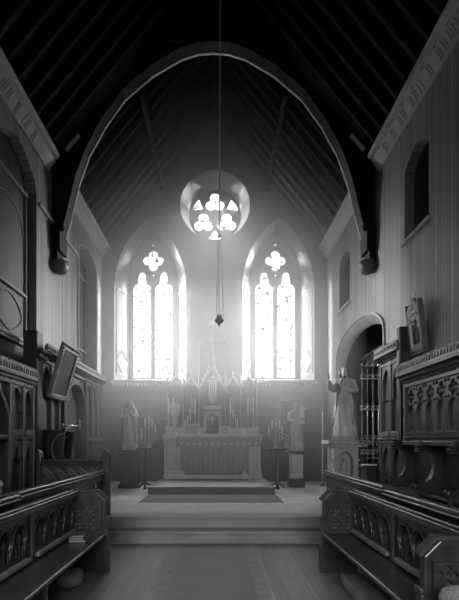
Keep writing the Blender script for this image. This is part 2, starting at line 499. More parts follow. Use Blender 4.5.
# roof
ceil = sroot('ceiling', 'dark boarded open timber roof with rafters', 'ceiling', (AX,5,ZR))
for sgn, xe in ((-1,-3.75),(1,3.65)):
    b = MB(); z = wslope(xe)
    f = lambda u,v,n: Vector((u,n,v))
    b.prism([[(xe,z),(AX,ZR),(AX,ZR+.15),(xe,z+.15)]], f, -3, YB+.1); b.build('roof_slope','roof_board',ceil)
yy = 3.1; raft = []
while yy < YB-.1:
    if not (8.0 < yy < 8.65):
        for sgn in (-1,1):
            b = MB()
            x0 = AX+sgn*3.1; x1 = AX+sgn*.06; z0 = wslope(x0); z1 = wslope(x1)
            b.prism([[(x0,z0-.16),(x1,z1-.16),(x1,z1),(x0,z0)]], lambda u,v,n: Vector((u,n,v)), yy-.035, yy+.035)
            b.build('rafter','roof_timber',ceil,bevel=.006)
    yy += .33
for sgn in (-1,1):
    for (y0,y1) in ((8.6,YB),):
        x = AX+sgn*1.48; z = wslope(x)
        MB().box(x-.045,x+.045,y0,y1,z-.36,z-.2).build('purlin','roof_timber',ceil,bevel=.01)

# arched truss on corbels
tr = sroot('roof_truss', 'arched timber roof truss springing from wall corbels', 'truss', (AX,8.3,5))
S12 = 12./600
soff = [(0,47),(16,48.5),(33,54),(62,71),(90,95),(110,123),(126,152),(136,180),(142,205),(146,222),(150,236)]
R_ = [(AX+dx*S12*1.0, 1.5+(441-py)*S12) for dx,py in soff]
L_ = [(AX-dx*S12*1.0, 1.5+(441-py)*S12) for dx,py in soff]
prof = R_ + [(R_[-1][0]+.0,R_[-1][1]), (XR,5.65),(XR,wslope(XR)-.02),(AX,ZR-.02),(XL,wslope(XL)-.02),(XL,5.65)] + list(reversed(L_))[:-1]
# clean duplicates
cl = []
for p in prof:
    if not cl or abs(p[0]-cl[-1][0])+abs(p[1]-cl[-1][1]) > 1e-3: cl.append(p)
prof = cl
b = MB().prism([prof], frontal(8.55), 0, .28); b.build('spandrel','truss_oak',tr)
# moulded arch rib on the soffit: a slim roll proud of the spandrel
def off(pts, d):
    out = []
    for i,p in enumerate(pts):
        a = pts[max(i-1,0)]; c = pts[min(i+1,len(pts)-1)]
        t = Vector((c[0]-a[0],c[1]-a[1])).normalized(); out.append((p[0]-t.y*d, p[1]+t.x*d))
    return out
full = list(reversed(L_))+R_[1:]
segs = [(0,7),(7,13),(13,len(full))]
fi = off(full,-.014)
b = MB().prism([fi+list(reversed(off(full,.010)))], frontal(8.56), 0, .05); b.build('soffit_roll','lit_soffit',tr,bevel=.008)
for sgn in (-1,1):
    xw = XL if sgn < 0 else XR
    xi = L_[-1][0] if sgn < 0 else R_[-1][0]
    b = MB(); b.box(xw, xi-sgn*.0, 8.2,8.6,5.25,5.75); b.box(xw,xi+sgn*.06,8.24,8.56,4.98,5.3)
    b.build('wall_post','truss_oak',tr,bevel=.02)
    b = MB(); b.ball((xi+sgn*.0-sgn*.03,8.22,5.68),.07,n=10,m=6); b.build('boss','truss_oak',tr,smooth=True)
    cx = (xw+xi)/2-sgn*.02
    b = MB(); b.ball((cx,8.4,4.98),.17,.2,.15,n=14,m=8); b.lathe([(.15,0),(.19,.04),(.17,.08)],(cx,8.4,5.0),14)
    b.build('corbel','statue_dark',tr,smooth=True)
    # small carved leaf ornament and cleat on the truss face
    c = P(217-2+sgn*47,41,11.65)
    b = MB(); b.tube([c+Vector((sgn*.15,0,.02)),c+Vector((sgn*.05,-.02,.03)),c+Vector((-sgn*.3,0,-.01))],[.05,.05,.012],6); b.build('carved_leaf','roof_timber',tr,smooth=True)
    c0 = P(215+sgn*149,150,11.45); c1 = P(215+sgn*136,135,11.45)
    b = MB(); b.tube([c0,c1],.045,4); b.build('cleat','plate_wood',tr)

# altar platform
pl = MB(); pl.box(-1.47,1.23,8.96,YB,ZS,.49); pl.box(-1.49,1.25,8.94,YB,.49,.52)
struct(pl.build('floor_platform','predella',bevel=.008),'low platform under the high altar','platform')

# ================================================================== PANELLING
def cresting(fn, u0, u1, v0, v1, n0, n1, pitch):
    b = MB(); k = max(1,round((u1-u0)/pitch)); p = (u1-u0)/k; h = v1-v0
    top = []; holes = []
    for i in range(k):
        a = u0+i*p
        top += [(a,v1-.25*h),(a+.25*p,v1-.05*h),(a+.5*p,v1),(a+.75*p,v1-.05*h)]
        holes.append(parch(a+.2*p,a+.8*p,v0+.18*h,v0+.45*h,v0+.74*h,3))
    outl = [(u0,v0)]+top+[(u1,v1-.25*h),(u1,v0)]
    outl = [(u0,v0),(u1,v0),(u1,v1-.25*h)]+list(reversed(top))
    b.prism([outl]+holes, fn, n0, n1)
    return b
def cornice_prof(n, v, d, h):
    return [(n-.02,v),(n+.02,v),(n+.03,v+.2*h),(n+.06*d/.12,v+.35*h),(n+.07*d/.12,v+.55*h),(n+d,v+.7*h),(n+d,v+h),(n-.02,v+h)]
def panelling(root, sd, y0, y1, nf, zb, zc, zt, cuts, rails, arch_holes=(), mm='panel_oak', mb=None, heads='lancet', pitch=.075, crest=.13, proj=.12, stile_v0=None):
    fn = side(sd)
    b = MB(); b.prism([rect(y0,y1,zb,zc)]+[h for h in arch_holes], fn, .0, nf-.05); b.build('back_board',mb or mm,root)
    b = MB(); b.prism([cornice_prof(nf,zc,proj,zt-crest-zc)], lambda u,v,n: fn(n,v,u), y0-.0, y1+.0); b.build('cornice',mm,root)
    cresting(fn,y0,y1,zt-crest,zt,nf+proj-.05,nf+proj-.01,pitch).build('cresting','lit_oak',root)
    MB().prism([rect(y0,y1,zt-crest,zt-.3*crest)], fn, nf+proj-.07, nf+proj-.05).build('cresting_back',mm,root)
    for c in cuts:
        MB().prism([rect(c-.028,c+.028,zb,zc)], fn, nf-.06, nf+.015).build('stile',mm,root,bevel=.008)
    for r in rails:
        MB().prism([rect(y0+.03,y1-.03,r-.03,r+.03)], fn, nf-.06, nf+.008).build('rail',mm,root,bevel=.008)
    return fn
# --- right tall section
pr = thing('wall_panelling','tall two-bay dark oak panelling with crested cornice beside the arch','panelling',(2.95,7.05,ZS))
y0, y1 = DF*9.5, DF*10.86
panelling(pr,'R',y0,y1,.17,ZS,2.88,3.12,(y0+.04,(y0+y1)/2,y1-.04),(1.55,2.83))
fn = side('R')
for (a,c) in ((y0+.07,(y0+y1)/2-.03),((y0+y1)/2+.03,y1-.07)):
    MB().prism([rect(a,c,2.2,2.8), parch(a+.05,c-.05,2.2-.0+.001,2.5,2.76)], fn, .1, .165).build('tracery_head','panel_oak',pr,bevel=.006)
    MB().prism([rect(a,c,1.58,1.66)], fn, .1, .2).build('sill','lit_oak',pr,bevel=.012)
    MB().prism([rect(a,c,.5,1.5), parch(a+.04,c-.04,.6,1.1,1.4)], fn, .1, .165).build('lower_panel','panel_oak',pr,bevel=.008)
MB().prism([rect(y0-.07,y0+.05,1.5,3.3)], fn, 0, .26).build('post','dark_oak',pr,bevel=.015)

# --- right stalls with canopy
cs = thing('choir_stalls','dark oak choir stalls with traceried canopy and curved seat dividers on the right','choir stalls',(2.8,5.4,ZS))
y0, y1 = 3.4, DF*8.84
nf = .37
panelling(cs,'R',y0,y1,nf,1.5,2.33,2.61,(y0+.03,y1-.03),(1.57,2.30),mm='dark_oak',mb='panel_oak',pitch=.068,crest=.13,proj=.13)
k = 10; w = (y1-y0-.12)/k
for i in range(k):
    a = y0+.06+i*w
    lights = [parch(a+.018,a+w-.018,1.645,1.90,2.02)]
    q = a+w/2
    lights += [foil(q-w/2+.0,2.10,4,.035,.032)] if False else []
    lights += [foil(q,2.135,4,.055,.05), circ(a+.035,2.235,.026,8), circ(a+w-.035,2.235,.026,8), circ(a+.03,2.035,.022,8), circ(a+w-.03,2.035,.022,8)]
    MB().prism([rect(a,a+w,1.6,2.28)]+lights, fn, nf-.051, nf-.02).build('tracery','panel_oak',cs)
    MB().prism([rect(a+.02,a+w-.02,1.60,1.63)], fn, nf-.05, nf+.02).build('sill','lit_oak',cs,bevel=.006)
MB().prism([rect(y0,y1,ZS,1.5)], fn, 0, .08).build('seat_back','dark_oak',cs)
MB().prism([rect(y0,y1,1.44,1.5)], fn, .05, nf+.03).build('capping','dark_oak',cs,bevel=.01)
def divider(yc, parent):
    # outline in (n,z): wall to front, a round bite open to the aisle, knob on the arm
    o = [(.05,ZS),(.48,ZS),(.48,.84),(.50,.90)]
    o += [(.47,.93)]
    for i in range(9):
        t = math.radians(-65+130*i/8)   # bite, bulging towards the wall
        o.append((.44-.17*math.cos(t)-.02, 1.18+.24*math.sin(t)))
    o += [(.45,1.42),(.45,1.5),(.05,1.5)]
    q = MB().prism([o], lambda u,v,n: side('R')(n,v,u), yc-.035, yc+.035).build('divider','dark_oak',parent,bevel=.012)
    kb = MB(); kb.ball((XR-.48,yc,.90),.05,.05,.05,n=12,m=8); kb.build('arm_knob','dark_oak',q,smooth=True)
    kb = MB()
    for dz in (1.43,1.385,1.35): kb.box(XR-.47,XR-.40,yc-.06,yc+.06,dz,dz+.025)
    kb.build('capital','panel_oak',q,bevel=.006)
dy = [DF*9.19,DF*7.99,DF*6.85,DF*5.8]
for yc in dy: divider(yc, cs)
for a,c in zip(dy[1:],dy):
    MB().box(XR-.45,XR-.08,a+.04,c-.04,.78,.83).build('seat','dark_oak',cs,bevel=.01)
    MB().box(XR-.12,XR-.07,a+.04,c-.04,.9,1.42).build('back_panel','dark_oak',cs,bevel=.01)

# --- left near panelling
pa = thing('wall_panelling','projecting dark oak panelling with crested cornice at the left edge','panelling',(-2.8,5.6,ZS))
y0, y1 = 3.9, DF*9.05
fn = side('L'); nf = .5
arch = parch(4.1,DF*7.9,.37,1.7,2.25,8)
panelling(pa,'L',y0,y1,nf,ZS,2.33,2.58,(DF*8.0,DF*8.55,DF*9.0),(1.55,2.30),arch_holes=[arch],pitch=.07,crest=.16,proj=.06)
for (a,c) in ((DF*8.0+.03,DF*8.55-.03),(DF*8.55+.03,DF*9.0-.03)):
    MB().prism([rect(a,c,1.9,2.28), parch(a+.04,c-.04,1.901,2.05,2.24)], fn, nf-.08, nf-.01).build('tracery_head','panel_oak',pa,bevel=.006)
    MB().prism([rect(a,c,1.58,1.66)], fn, nf-.06, nf+.03).build('sill','lit_oak',pa,bevel=.012)
    MB().prism([rect(a,c,.5,1.5), trefoil_head(a+.04,c-.04,.6,1.42)], fn, nf-.07, nf-.005).build('lower_panel','panel_oak',pa,bevel=.008)
MB().prism([parch(4.02,DF*8.0-.03,.37,1.75,2.33,8), parch(4.1,DF*7.9,.36,1.7,2.25,8)], fn, nf-.06, nf+.01).build('arch_moulding','panel_oak',pa,bevel=.008)
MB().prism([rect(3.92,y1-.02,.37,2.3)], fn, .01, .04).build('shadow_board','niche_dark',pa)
MB().ball((-2.62,5.05,.98),.05,n=12,m=8).box(-2.76,-2.6,5.02,5.08,.4,.95).build('arm_knob','stone',pa,smooth=False)

# --- left far panelling with doorway
pb = thing('wall_panelling','long dark oak panelling with crested cornice pierced by a pointed doorway','panelling',(-3.05,9.2,ZS))
y0, y1 = DF*10.45, DF*15.9; nf = .2
door = parch(DF*12.1,DF*13.9,.37,2.1,2.72,8)
cuts = [y0+.03, y0+.42, y0+.80, DF*12.0, DF*14.0, DF*14.6, DF*15.25, y1-.03]
b = MB(); fn = side('L')
panelling(pb,'L',y0,y1,nf,ZS,2.97,3.21,[c for c in cuts],(2.92,),arch_holes=[door],pitch=.075,crest=.13,proj=.12)
for a,c in ((cuts[0],cuts[1]),(cuts[1],cuts[2]),(cuts[4],cuts[5]),(cuts[5],cuts[6]),(cuts[6],cuts[7])):
    a += .03; c -= .03
    MB().prism([rect(a,c,2.35,2.88), parch(a+.04,c-.04,2.351,2.6,2.84)], fn, nf-.08, nf-.01).build('tracery_head','panel_oak',pb,bevel=.006)
    MB().prism([rect(a,c,1.5,1.58)], fn, nf-.06, nf+.03).build('sill','lit_oak',pb,bevel=.012)
MB().prism([parch(DF*12.0,DF*14.0,.37,2.1,2.80,8), parch(DF*12.1,DF*13.9,.36,2.1,2.72,8)], fn, nf-.06, nf+.02).build('door_arch','panel_oak',pb,bevel=.01)
MB().prism([rect(y0-.28,y0-.04,ZS,3.36)], fn, 0, .24).build('post','dark_oak',pb,bevel=.015)
MB().prism([rect(y0-.32,y0+.06,2.98,3.06)], fn, .2, .36).prism([rect(y0-.3,y0+.04,2.9,2.98)], fn, .2, .30).build('bracket','panel_oak',pb,bevel=.015)
MB().prism([rect(DF*12.1,DF*13.9,.37,2.72)], fn, .01, .03).build('door_leaf','niche_dark',pb)

# ================================================================== CHOIR FURNITURE
def bench_end(parent, xa, xb, y, sgn, top=.915, thick=.07):
    """xa = aisle edge, xb = back edge"""
    xs = sorted((xa,xb)); w = xs[1]-xs[0]
    f = frontal(y+thick/2)
    # profile in local u: 0 at aisle edge .. w at back
    def U(u): return xa-sgn*0+ (xb-xa)/abs(xb-xa)*u
    prof = [(0,.0),(w,.0),(w,top),(.09,top),(.0,top-.09)]
    e = MB().prism([[(U(p[0]),p[1]) for p in prof]], f, 0, thick).build('bench_end','pew_oak',parent,bevel=.01)
    cap = [(0-.02,top-.10),(.08,top+.0),(w+.02,top),(w+.02,top+.03),(.07,top+.03),(-.035,top-.08)]
    MB().prism([[(U(p[0]),p[1]) for p in cap]], frontal(y+thick/2+.005), 0, thick+.01).build('end_capping','cap_oak',e,bevel=.008)
    hs = [foil(U(w*q),z_,4,.034,.032) for q in (.30,.70) for z_ in (.72,.57)]+[circ(U(w*.5),z_,.018,8) for z_ in (.76,.645,.53)]
    MB().prism([rect(min(U(.04),U(w-.04)),max(U(.04),U(w-.04)),.49,.80)]+hs, frontal(y-thick/2), 0, .028).build('quatrefoil_panel','pew_oak',e,bevel=.006)
    b = MB(); u0 = U(-.035); u1 = U(.03)
    b.box(u0,u1,y-.05,y+.05,0,.30); b.box(U(-.02),u1,y-.04,y+.04,.30,.60); b.box(U(-.028),u1,y-.045,y+.045,.60,.64)
    b.build('buttress','pew_oak',e,bevel=.008)
    return e
def pew(name, label, sgn, xs, xb, y0, y1, groups, far_end=True, near_end=True, group='choir pews', supports=()):
    """sgn -1 left: xs seat front edge, xb back plane"""
    root = thing(name, label, 'pew', ((xs+xb)/2,(y0+y1)/2,0), group)
    d = 1 if xb > xs else -1
    b = MB(); b.box(xs,xb,y0,y1,.415,.45); b.tube([(xs,y0,.4325),(xs,y1,.4325)],.02,8); b.build('seat','pew_oak',root,bevel=.006)
    f = lambda u,v,n: Vector((xb+d*n, u, v))
    # pierced arcade
    g = (y1-y0)/groups; holes = []; mould = []
    for k in range(groups):
        for i in range(4):
            a = y0+k*g+.08+i*(g-.16)/4; w = (g-.16)/4
            c = a+w/2; R = w*.40
            o_ = circ(c,.70,R,14,-.9,PI+.9,False)
            holes.append([(c+R*.55,.54),]+o_+[(c-R*.55,.54),(c-R*.2,.54),(c-R*.12,.64),(c-R*.38,.70),(c,.75),(c+R*.38,.70),(c+R*.12,.64),(c+R*.2,.54)])
            mould.append([(p[0],p[1]) for p in circ(c,.70,R+.018,14,-.9,PI+.9,False)]); mould[-1] = [(c+R*.8,.535)]+mould[-1]+[(c-R*.8,.535)]
    MB().prism([rect(y0,y1,.45,.86)]+holes, f, 0, .035).build('back_panel','pew_oak',root,bevel=.006)
    for m_ in mould: MB().tube([f(p[0],p[1],-.006) for p in m_],.013,6).build('arch_moulding','pew_oak',root,smooth=True)
    for k in range(groups):
        a = y0+k*g; MB().box(xb-d*.045,xb,a+.08,a+g-.08,.47,.515).build('bottom_rail','plate_wood' if False else 'step_wood',root,bevel=.01)
        MB().box(xb-d*.03,xb,a-.03,a+.03,.45,.86).build('stile','pew_oak',root,bevel=.008)
    b = MB(); b.box(xb-d*.03,xb+d*.05,y0,y1,.86,.875); b.box(xb-d*.05,xb+d*.06,y0,y1,.885,.915); b.box(xb-d*.02,xb+d*.04,y0,y1,.87,.89)
    b.tube([(xb-d*.035,y0,.925),(xb-d*.035,y1,.925)],.014,8); b.tube([(xb+d*.03,y0,.93),(xb+d*.03,y1,.93)],.016,8)
    b.build('top_rail','pew_oak',root,bevel=.004)
    for yy in supports: MB().box(xs+d*.06,xb,yy-.03,yy+.03,0,.415).build('support','pew_oak',root,bevel=.006)
    if far_end: bench_end(root, xs-d*.01, xb+d*.06, y1+.035, sgn)
    if near_end: bench_end(root, xs-d*.01, xb+d*.06, y0-.035, sgn)
    return root
YP = DF*6.85
pew('choir_pew','polished oak choir pew on the left carrying the small stack of books',-1,-1.28,-1.62,1.35,YP,3,near_end=False,supports=(2.2,3.3))
pew('choir_pew','polished oak choir pew on the right with the long kneeler beneath it',1,1.22,1.545,DF*3.6,YP,2,supports=(3.05,))
pew('choir_pew','nearest oak pew on the right carrying the speckled hassock',1,1.22,1.545,.75,DF*3.6-.16,2,far_end=False,supports=(1.2,))

def desk(label, d, x, segs_, zt):
    """book desk behind a pew: solid panelled front with a sloping moulded top"""
    root = thing('choir_desk', label, 'desk', (x,(segs_[0][0]+segs_[-1][1])/2,0), 'choir desks')
    for (y0,y1,dz) in segs_:
        z = zt+dz; f0 = 0 if y1 <= YS1+.001 else 0
        MB().box(x,x+d*.05,y0,min(y1,YS1-.002),0,z-.03).build('front_panel','pew_oak',root,bevel=.008)
        if y1 > YS1: MB().box(x,x+d*.05,YS1-.02,y1,.19,z-.03).build('front_panel','pew_oak',root,bevel=.008)
        b = MB(); b.prism([[(-.045,z-.035),(-.045,z-.01),(-.03,z),(.04,z),(.34,z-.10),(.34,z-.13),(.04,z-.035)]], lambda u,v,n: Vector((x+d*u,n,v)), y0, y1); b.build('book_slope','pew_oak',root,bevel=.006)
        b = MB(); b.box(x-d*.03,x+d*.01,y0,y1,z-.16,z-.13); b.tube([(x-d*.04,y0,z-.05),(x-d*.04,y1,z-.05)],.014,8); b.build('moulding','pew_oak',root,bevel=.006)
        yy = y0+.15
        while yy < min(y1,YS1)-.1:
            MB().box(x-d*.015,x,yy-.03,yy+.03,z-.23,z-.19).build('billet_ornament','pew_oak',root,bevel=.008); yy += .22
desk('dark oak book desk with moulded top behind the left choir pew',-1,-1.745,[(1.2,DF*5.2,-.02),(DF*5.2,DF*9.05,0)],1.06)
desk('dark oak book desk with stepped moulded top behind the right choir pew',1,1.66,[(1.0,DF*5.9,-.03),(DF*5.9,DF*9.1,0)],1.06)

# low traceried screen across the left stalls
ls = thing('low_screen','low dark oak screen with diagonal tracery and round-topped posts on the left','screen',(-2.2,6.45,ZS))
K = 9.22; yS = DF*K
xa, xb = PX(38.5,K), PX(106,K)
for x in (xa,xb):
    o = [(x-.06,ZS),(x+.06,ZS),(x+.06,1.26),(x+.05,1.33),(x,1.37),(x-.05,1.33),(x-.06,1.26)]
    MB().prism([o], frontal(yS+.06), 0, .12).build('post','pew_oak',ls,bevel=.012)
MB().box(xa+.055,xb-.055,yS-.05,yS+.05,1.17,1.22).box(xa+.055,xb-.055,yS-.03,yS+.03,1.13,1.17).build('top_rail','pew_oak',ls,bevel=.01)
hs = []; n_ = 5; w = (xb-xa-.14)/n_
for i in range(n_):
    c = xa+.07+w*(i+.5)
    hs.append([(c-.085,1.08),(c-.05,1.095),(c+.0,1.06),(c+.05,1.0),(c+.09,.93),(c+.085,.90),(c+.03,.93),(c-.03,.99),(c-.075,1.05)])
    hs.append(foil(c,.74,4,.055,.045)); hs.append(circ(c+.06,1.06,.02,8)); hs.append(circ(c-.06,.93,.02,8))
MB().prism([rect(xa+.05,xb-.05,ZS+.08,1.13)]+hs, frontal(yS+.025), 0, .05).build('pierced_panel','pew_oak',ls,bevel=.008)
for i in range(n_):
    c = xa+.07+w*(i+.5)
    MB().tube([(c-.10,yS-.032,1.115),(c-.03,yS-.036,1.075),(c+.05,yS-.036,1.02),(c+.11,yS-.032,.93)],.011,6).build('lit_diagonal','lit_oak',ls,smooth=True)  # pale strip added for the lit dashes along the tracery
MB().box(xa+.055,xb-.055,yS-.06,yS+.06,ZS,ZS+.08).build('plinth','pew_oak',ls,bevel=.008)
MB().box(xa+.05,xb-.05,yS+.03,yS+.05,ZS+.1,1.12).build('backing','dark_oak',ls)

# clergy stall behind the low screen (curved arms)
sd_ = thing('clergy_stall','dark oak clergy stall with curved arm fronts behind the low left screen','stall',(-2.8,7.75,ZS))
def stall_side(y):
    o = [(.22,ZS),(.56,ZS),(.56,.86),(.50,.95),(.52,1.05),(.58,1.60),(.58,1.66),(.22,1.66)]
    q = MB().prism([o], lambda u,v,n: side('L')(n,v,u), y-.03, y+.03).build('arm','dark_oak',sd_,bevel=.012)
    pts = []
    for k in range(13):
        t = math.radians(100+150*k/12); pts.append(Vector((XL+.60+.24*math.cos(t), y-.035, 1.36+.28*math.sin(t))))
    MB().tube(pts,.013,6).build('lit_arm_edge','lit_timber',q,smooth=True)  # pale curve added for the lit edge of the arm
for y in (7.38,7.86): stall_side(y)
MB().box(XL+.24,XL+.54,7.42,7.82,.78,.83).build('seat','pew_oak',sd_,bevel=.008)
MB().box(XL+.22,XL+.27,7.41,7.83,.83,1.62).build('seat_back','pew_oak',sd_,bevel=.008)
b = MB(); b.box(XL+.22,XL+.60,7.34,7.90,1.66,1.70)
b.build('top_board','pew_oak',sd_,bevel=.008)
cr = thing('candle_bracket','small brass rail bracket with knobs and a cross on the left stall','bracket',(-2.6,7.6,1.70))
b = MB(); b.tube([(-2.72,7.40,1.78),(-2.60,7.95,1.78)],.012,6)
for t in (0,.5,1): b.ball((-2.72+.12*t,7.40+.55*t,1.78),.03,n=8,m=6); b.tube([(-2.72+.12*t,7.40+.55*t,1.70),(-2.72+.12*t,7.40+.55*t,1.78)],.01,6)
b.build('rail','brass',cr,smooth=True)
b = MB(); b.box(-2.61,-2.59,7.93,7.97,1.78,1.92); b.box(-2.66,-2.54,7.94,7.96,1.85,1.875); b.build('cross','brass',cr)

# books on the left pew
bz = .4535
for i,(px0,px1,h,rot,lab) in enumerate(((-1.53,-1.36,.028,.05,'closed book at the bottom of the stack on the left pew seat'),(-1.525,-1.37,.022,-.06,'closed book in the middle of the stack on the left pew seat'),(-1.52,-1.385,.02,.10,'slim closed book on top of the stack on the left pew seat'))):
    t = thing('book',lab,'book',((px0+px1)/2,4.44,bz),'books stacked on the left pew',rot)
    w = (px1-px0)/2; l = .12-.008*i
    MB().box(-w,w,-l,l,0,.004).box(-w,w,-l,l,h-.004,h).box(-w,-w+.004,-l,l,0,h).build('cover','book_cloth',t,local=True)
    MB().box(-w+.005,w-.006,-l+.006,l-.006,.0042,h-.0042).build('pages','paper',t,local=True)
    bz += h+.0005
# hassocks and kneelers
def cushion(name, label, loc, sx, sy, sz, m, rot=0, cat='hassock', pw=3.):
    b = MB(); n = 28; rings = []
    for j in range(11):
        t = -PI/2+PI*j/10; t = max(-PI/2+.03,min(PI/2-.03,t))
        cz = math.copysign(abs(math.sin(t))**(2/pw),math.sin(t)); cr_ = math.cos(t)**(2/pw)
        ring = []
        for k in range(n):
            a = 2*PI*k/n
            ca = math.copysign(abs(math.cos(a))**(2/pw),math.cos(a)); sa = math.copysign(abs(math.sin(a))**(2/pw),math.sin(a))
            wob = 1+.03*math.sin(3*a+j)
            ring.append(Vector((sx*cr_*ca*wob, sy*cr_*sa*wob, sz*(1+cz))))
        rings.append(ring)
    b.loft(rings)
    o = b.build(name, m, None, smooth=True, local=True); o.location = loc; o.rotation_euler = (0,0,rot)
    return tag(o, label, cat)
cushion('hassock','lumpy grey hassock on the floor under the left pew seat',(-1.52,4.36,0),.13,.17,.085,'hassock_plain',.2,pw=2.6)
cushion('kneeler','long rounded kneeler on the floor under the right pew seat',(1.385,3.85,0),.12,.60,.065,'hassock_plain',.0,'kneeler',5)
cushion('hassock','speckled pale hassock standing on the nearest right pew seat',(1.335,2.165,.4515),.145,.155,.14,'hassock_pale',0,pw=4)

# carpets
rn = MB().box(-.62,.50,-1.,YS1-.03,0.0,.008); 
rn = rn.build('aisle_runner','runner'); tag(rn,'long worn aisle runner leading to the sanctuary steps','carpet')
bb = MB().box(-.62,-.50,-1.,YS1-.03,.008,.0095).box(.38,.50,-1.,YS1-.03,.008,.0095); bb.build('border','runner_border',rn)
sc_ = MB().box(-1.45,1.24,7.78,8.93,ZS,ZS+.008); tag(sc_.build('sanctuary_carpet','carpet'),'dark fringed carpet before the altar platform','carpet')

# ================================================================== PICTURES
# left framed picture, leaning out from the wall
lp = thing('framed_picture','large dark picture in a carved frame tilting out from the left panelling','picture',(-2.95,7.79,2.25))
O = Vector((-3.0,7.35,2.27)); U_ = Vector((0,.88,0)); V_ = Vector((.28,0,.98)); Nn = V_.cross(U_).normalized()
if Nn.x < 0: Nn = -Nn
Uu = U_.normalized(); Vv = V_.normalized(); W_, H_ = U_.length, V_.length
fp = lambda u,v,n: O+Uu*u+Vv*v+Nn*n
MB().prism([rect(0,W_,0,H_),rect(.09,W_-.09,.09,H_-.09)], fp, 0, .05).build('frame','frame',lp,bevel=.01)
b = MB(); 
for i in range(16):
    for j in (0,1):
        u = W_*(i+.5)/16; b.ball(fp(u,(.03 if j == 0 else H_-.03),.05),.022,n=6,m=4)
        v = H_*(i+.5)/16; b.ball(fp((.03 if j == 0 else W_-.03),v,.05),.022,n=6,m=4)
b.build('carved_edge','frame',lp,smooth=True)
MB().prism([rect(.075,W_-.075,.075,H_-.075),rect(.10,W_-.10,.10,H_-.10)], fp, .05, .06).build('slip','gilt',lp)
MB().prism([rect(.09,W_-.09,.09,H_-.09)], fp, .01, .03).build('picture_glass','print_glass',lp)
# right station picture with gabled frame
rp = thing('station_picture','small gabled wooden frame holding a picture of robed figures on the right wall','picture',(3.05,6.37,2.85))
y0, y1 = DF*8.82, DF*9.37
O = Vector((3.065,y0,2.86)); U_ = Vector((0,y1-y0,0)); V_ = Vector((-.07,0,.60)); Nn = Vector((-.60,0,-.07)).normalized()
Uu = U_.normalized(); Vv = V_.normalized(); W_, H_ = U_.length, V_.length
fr_ = lambda u,v,n: O+Uu*u+Vv*v+Nn*n
gab = [(0,0),(W_,0),(W_,H_+.02),(W_/2,H_+.20),(0,H_+.02)]
inn = rect(.045,W_-.045,.07,H_-.04)
MB().prism([gab,inn,foil(W_/2,H_+.055,3,.03,.027)], fr_, 0, .04).build('frame','lit_frame',rp,bevel=.006)
MB().prism([gab], fr_, -.04, 0).build('backing','dark_oak',rp)
MB().prism([rect(-.02,W_+.02,-.05,.02)], fr_, -.04, .05).build('base_moulding','frame',rp,bevel=.01)
b = MB()
for u in (0,W_): b.prism([[(u-.022,-.02),(u+.022,-.02),(u+.018,H_+.09),(u,H_+.15),(u-.018,H_+.09)]], fr_, -.04, .045)
b.build('pinnacle','frame',rp,bevel=.005)
MB().prism([inn], fr_, .002, .012).build('print','print_paper',rp)
b = MB()
def figr(cx, h, w, lean=0):
    pts = [(cx-w,.12),(cx+w,.12),(cx+w*.9+lean*.5,.12+h*.5),(cx+w*.7+lean,.12+h*.78),(cx+lean+.012,.12+h*.82)]
    b.prism([pts+[(cx+lean-.012,.12+h*.82),(cx-w*.7+lean,.12+h*.78),(cx-w*.8+lean*.5,.12+h*.5)]], fr_, .012, .018)
    b.prism([circ(cx+lean,.12+h*.91,.026,10)], fr_, .012, .02)
figr(W_*.45,.38,.035,.01); figr(W_*.70,.30,.035,-.02); figr(W_*.24,.24,.03,.02); 
b.prism([[(W_*.18,.40),(W_*.82,.47),(W_*.82,.49),(W_*.18,.42)]], fr_, .012, .017)
b.build('figures','print_ink',rp)
b = MB(); p = fr_(W_/2,H_+.195,-.02); b.box(p.x-.008,p.x+.008,p.y-.01,p.y+.01,p.z,p.z+.10); b.box(p.x-.008,p.x+.008,p.y-.035,p.y+.035,p.z+.055,p.z+.072); b.build('cross','brass',rp)

# ================================================================== FIGURES
def statue_rings(H, spec, n=40):
    rings = []
    for z,rx,ry,amp,k,ph,cx,cy in spec:
        r = []
        for i in range(n):
            a = 2*PI*i/n
            f = 1+amp*(math.sin(k*a+ph)+.45*math.sin((k*2+1)*a-ph*1.7))
            r.append(Vector((cx+rx*f*math.cos(a), cy+ry*f*math.sin(a), z))*H)
        rings.append(r)
    return rings
def interp(keys, m):
    out = []
    for i in range(m+1):
        z = keys[0][0]+(keys[-1][0]-keys[0][0])*i/m
        for a,b_ in zip(keys,keys[1:]):
            if a[0] <= z <= b_[0]+1e-9:
                t = (z-a[0])/(b_[0]-a[0]); t2 = t*t*(3-2*t)
                out.append(tuple([z]+[a[j]+(b_[j]-a[j])*t2 for j in range(1,len(a))])); break
    return out
def hand(b, c, d, up, s):
    """palm, four fingers of unequal length and a thumb; d = finger direction"""
    c = Vector(c); d = Vector(d).normalized(); up = Vector(up).normalized(); sd = d.cross(up).normalized(); up = sd.cross(d)
    b.tube([c-d*.3*s,c,c+d*.45*s],[.16*s,.22*s,.20*s],8)
    for i,(o,l) in enumerate(((-.18,.42),(-.06,.50),(.06,.46),(.18,.36))):
        p = c+d*.4*s+sd*o*s
        b.tube([p,p+d*l*.5*s-up*.02*s,p+d*l*s-up*.10*s],[.06*s,.055*s,.04*s],6)
    p = c-sd*.18*s+d*.0*s
    b.tube([p,p+d*.2*s-sd*.14*s,p+d*.4*s-sd*.16*s],[.07*s,.065*s,.045*s],6)
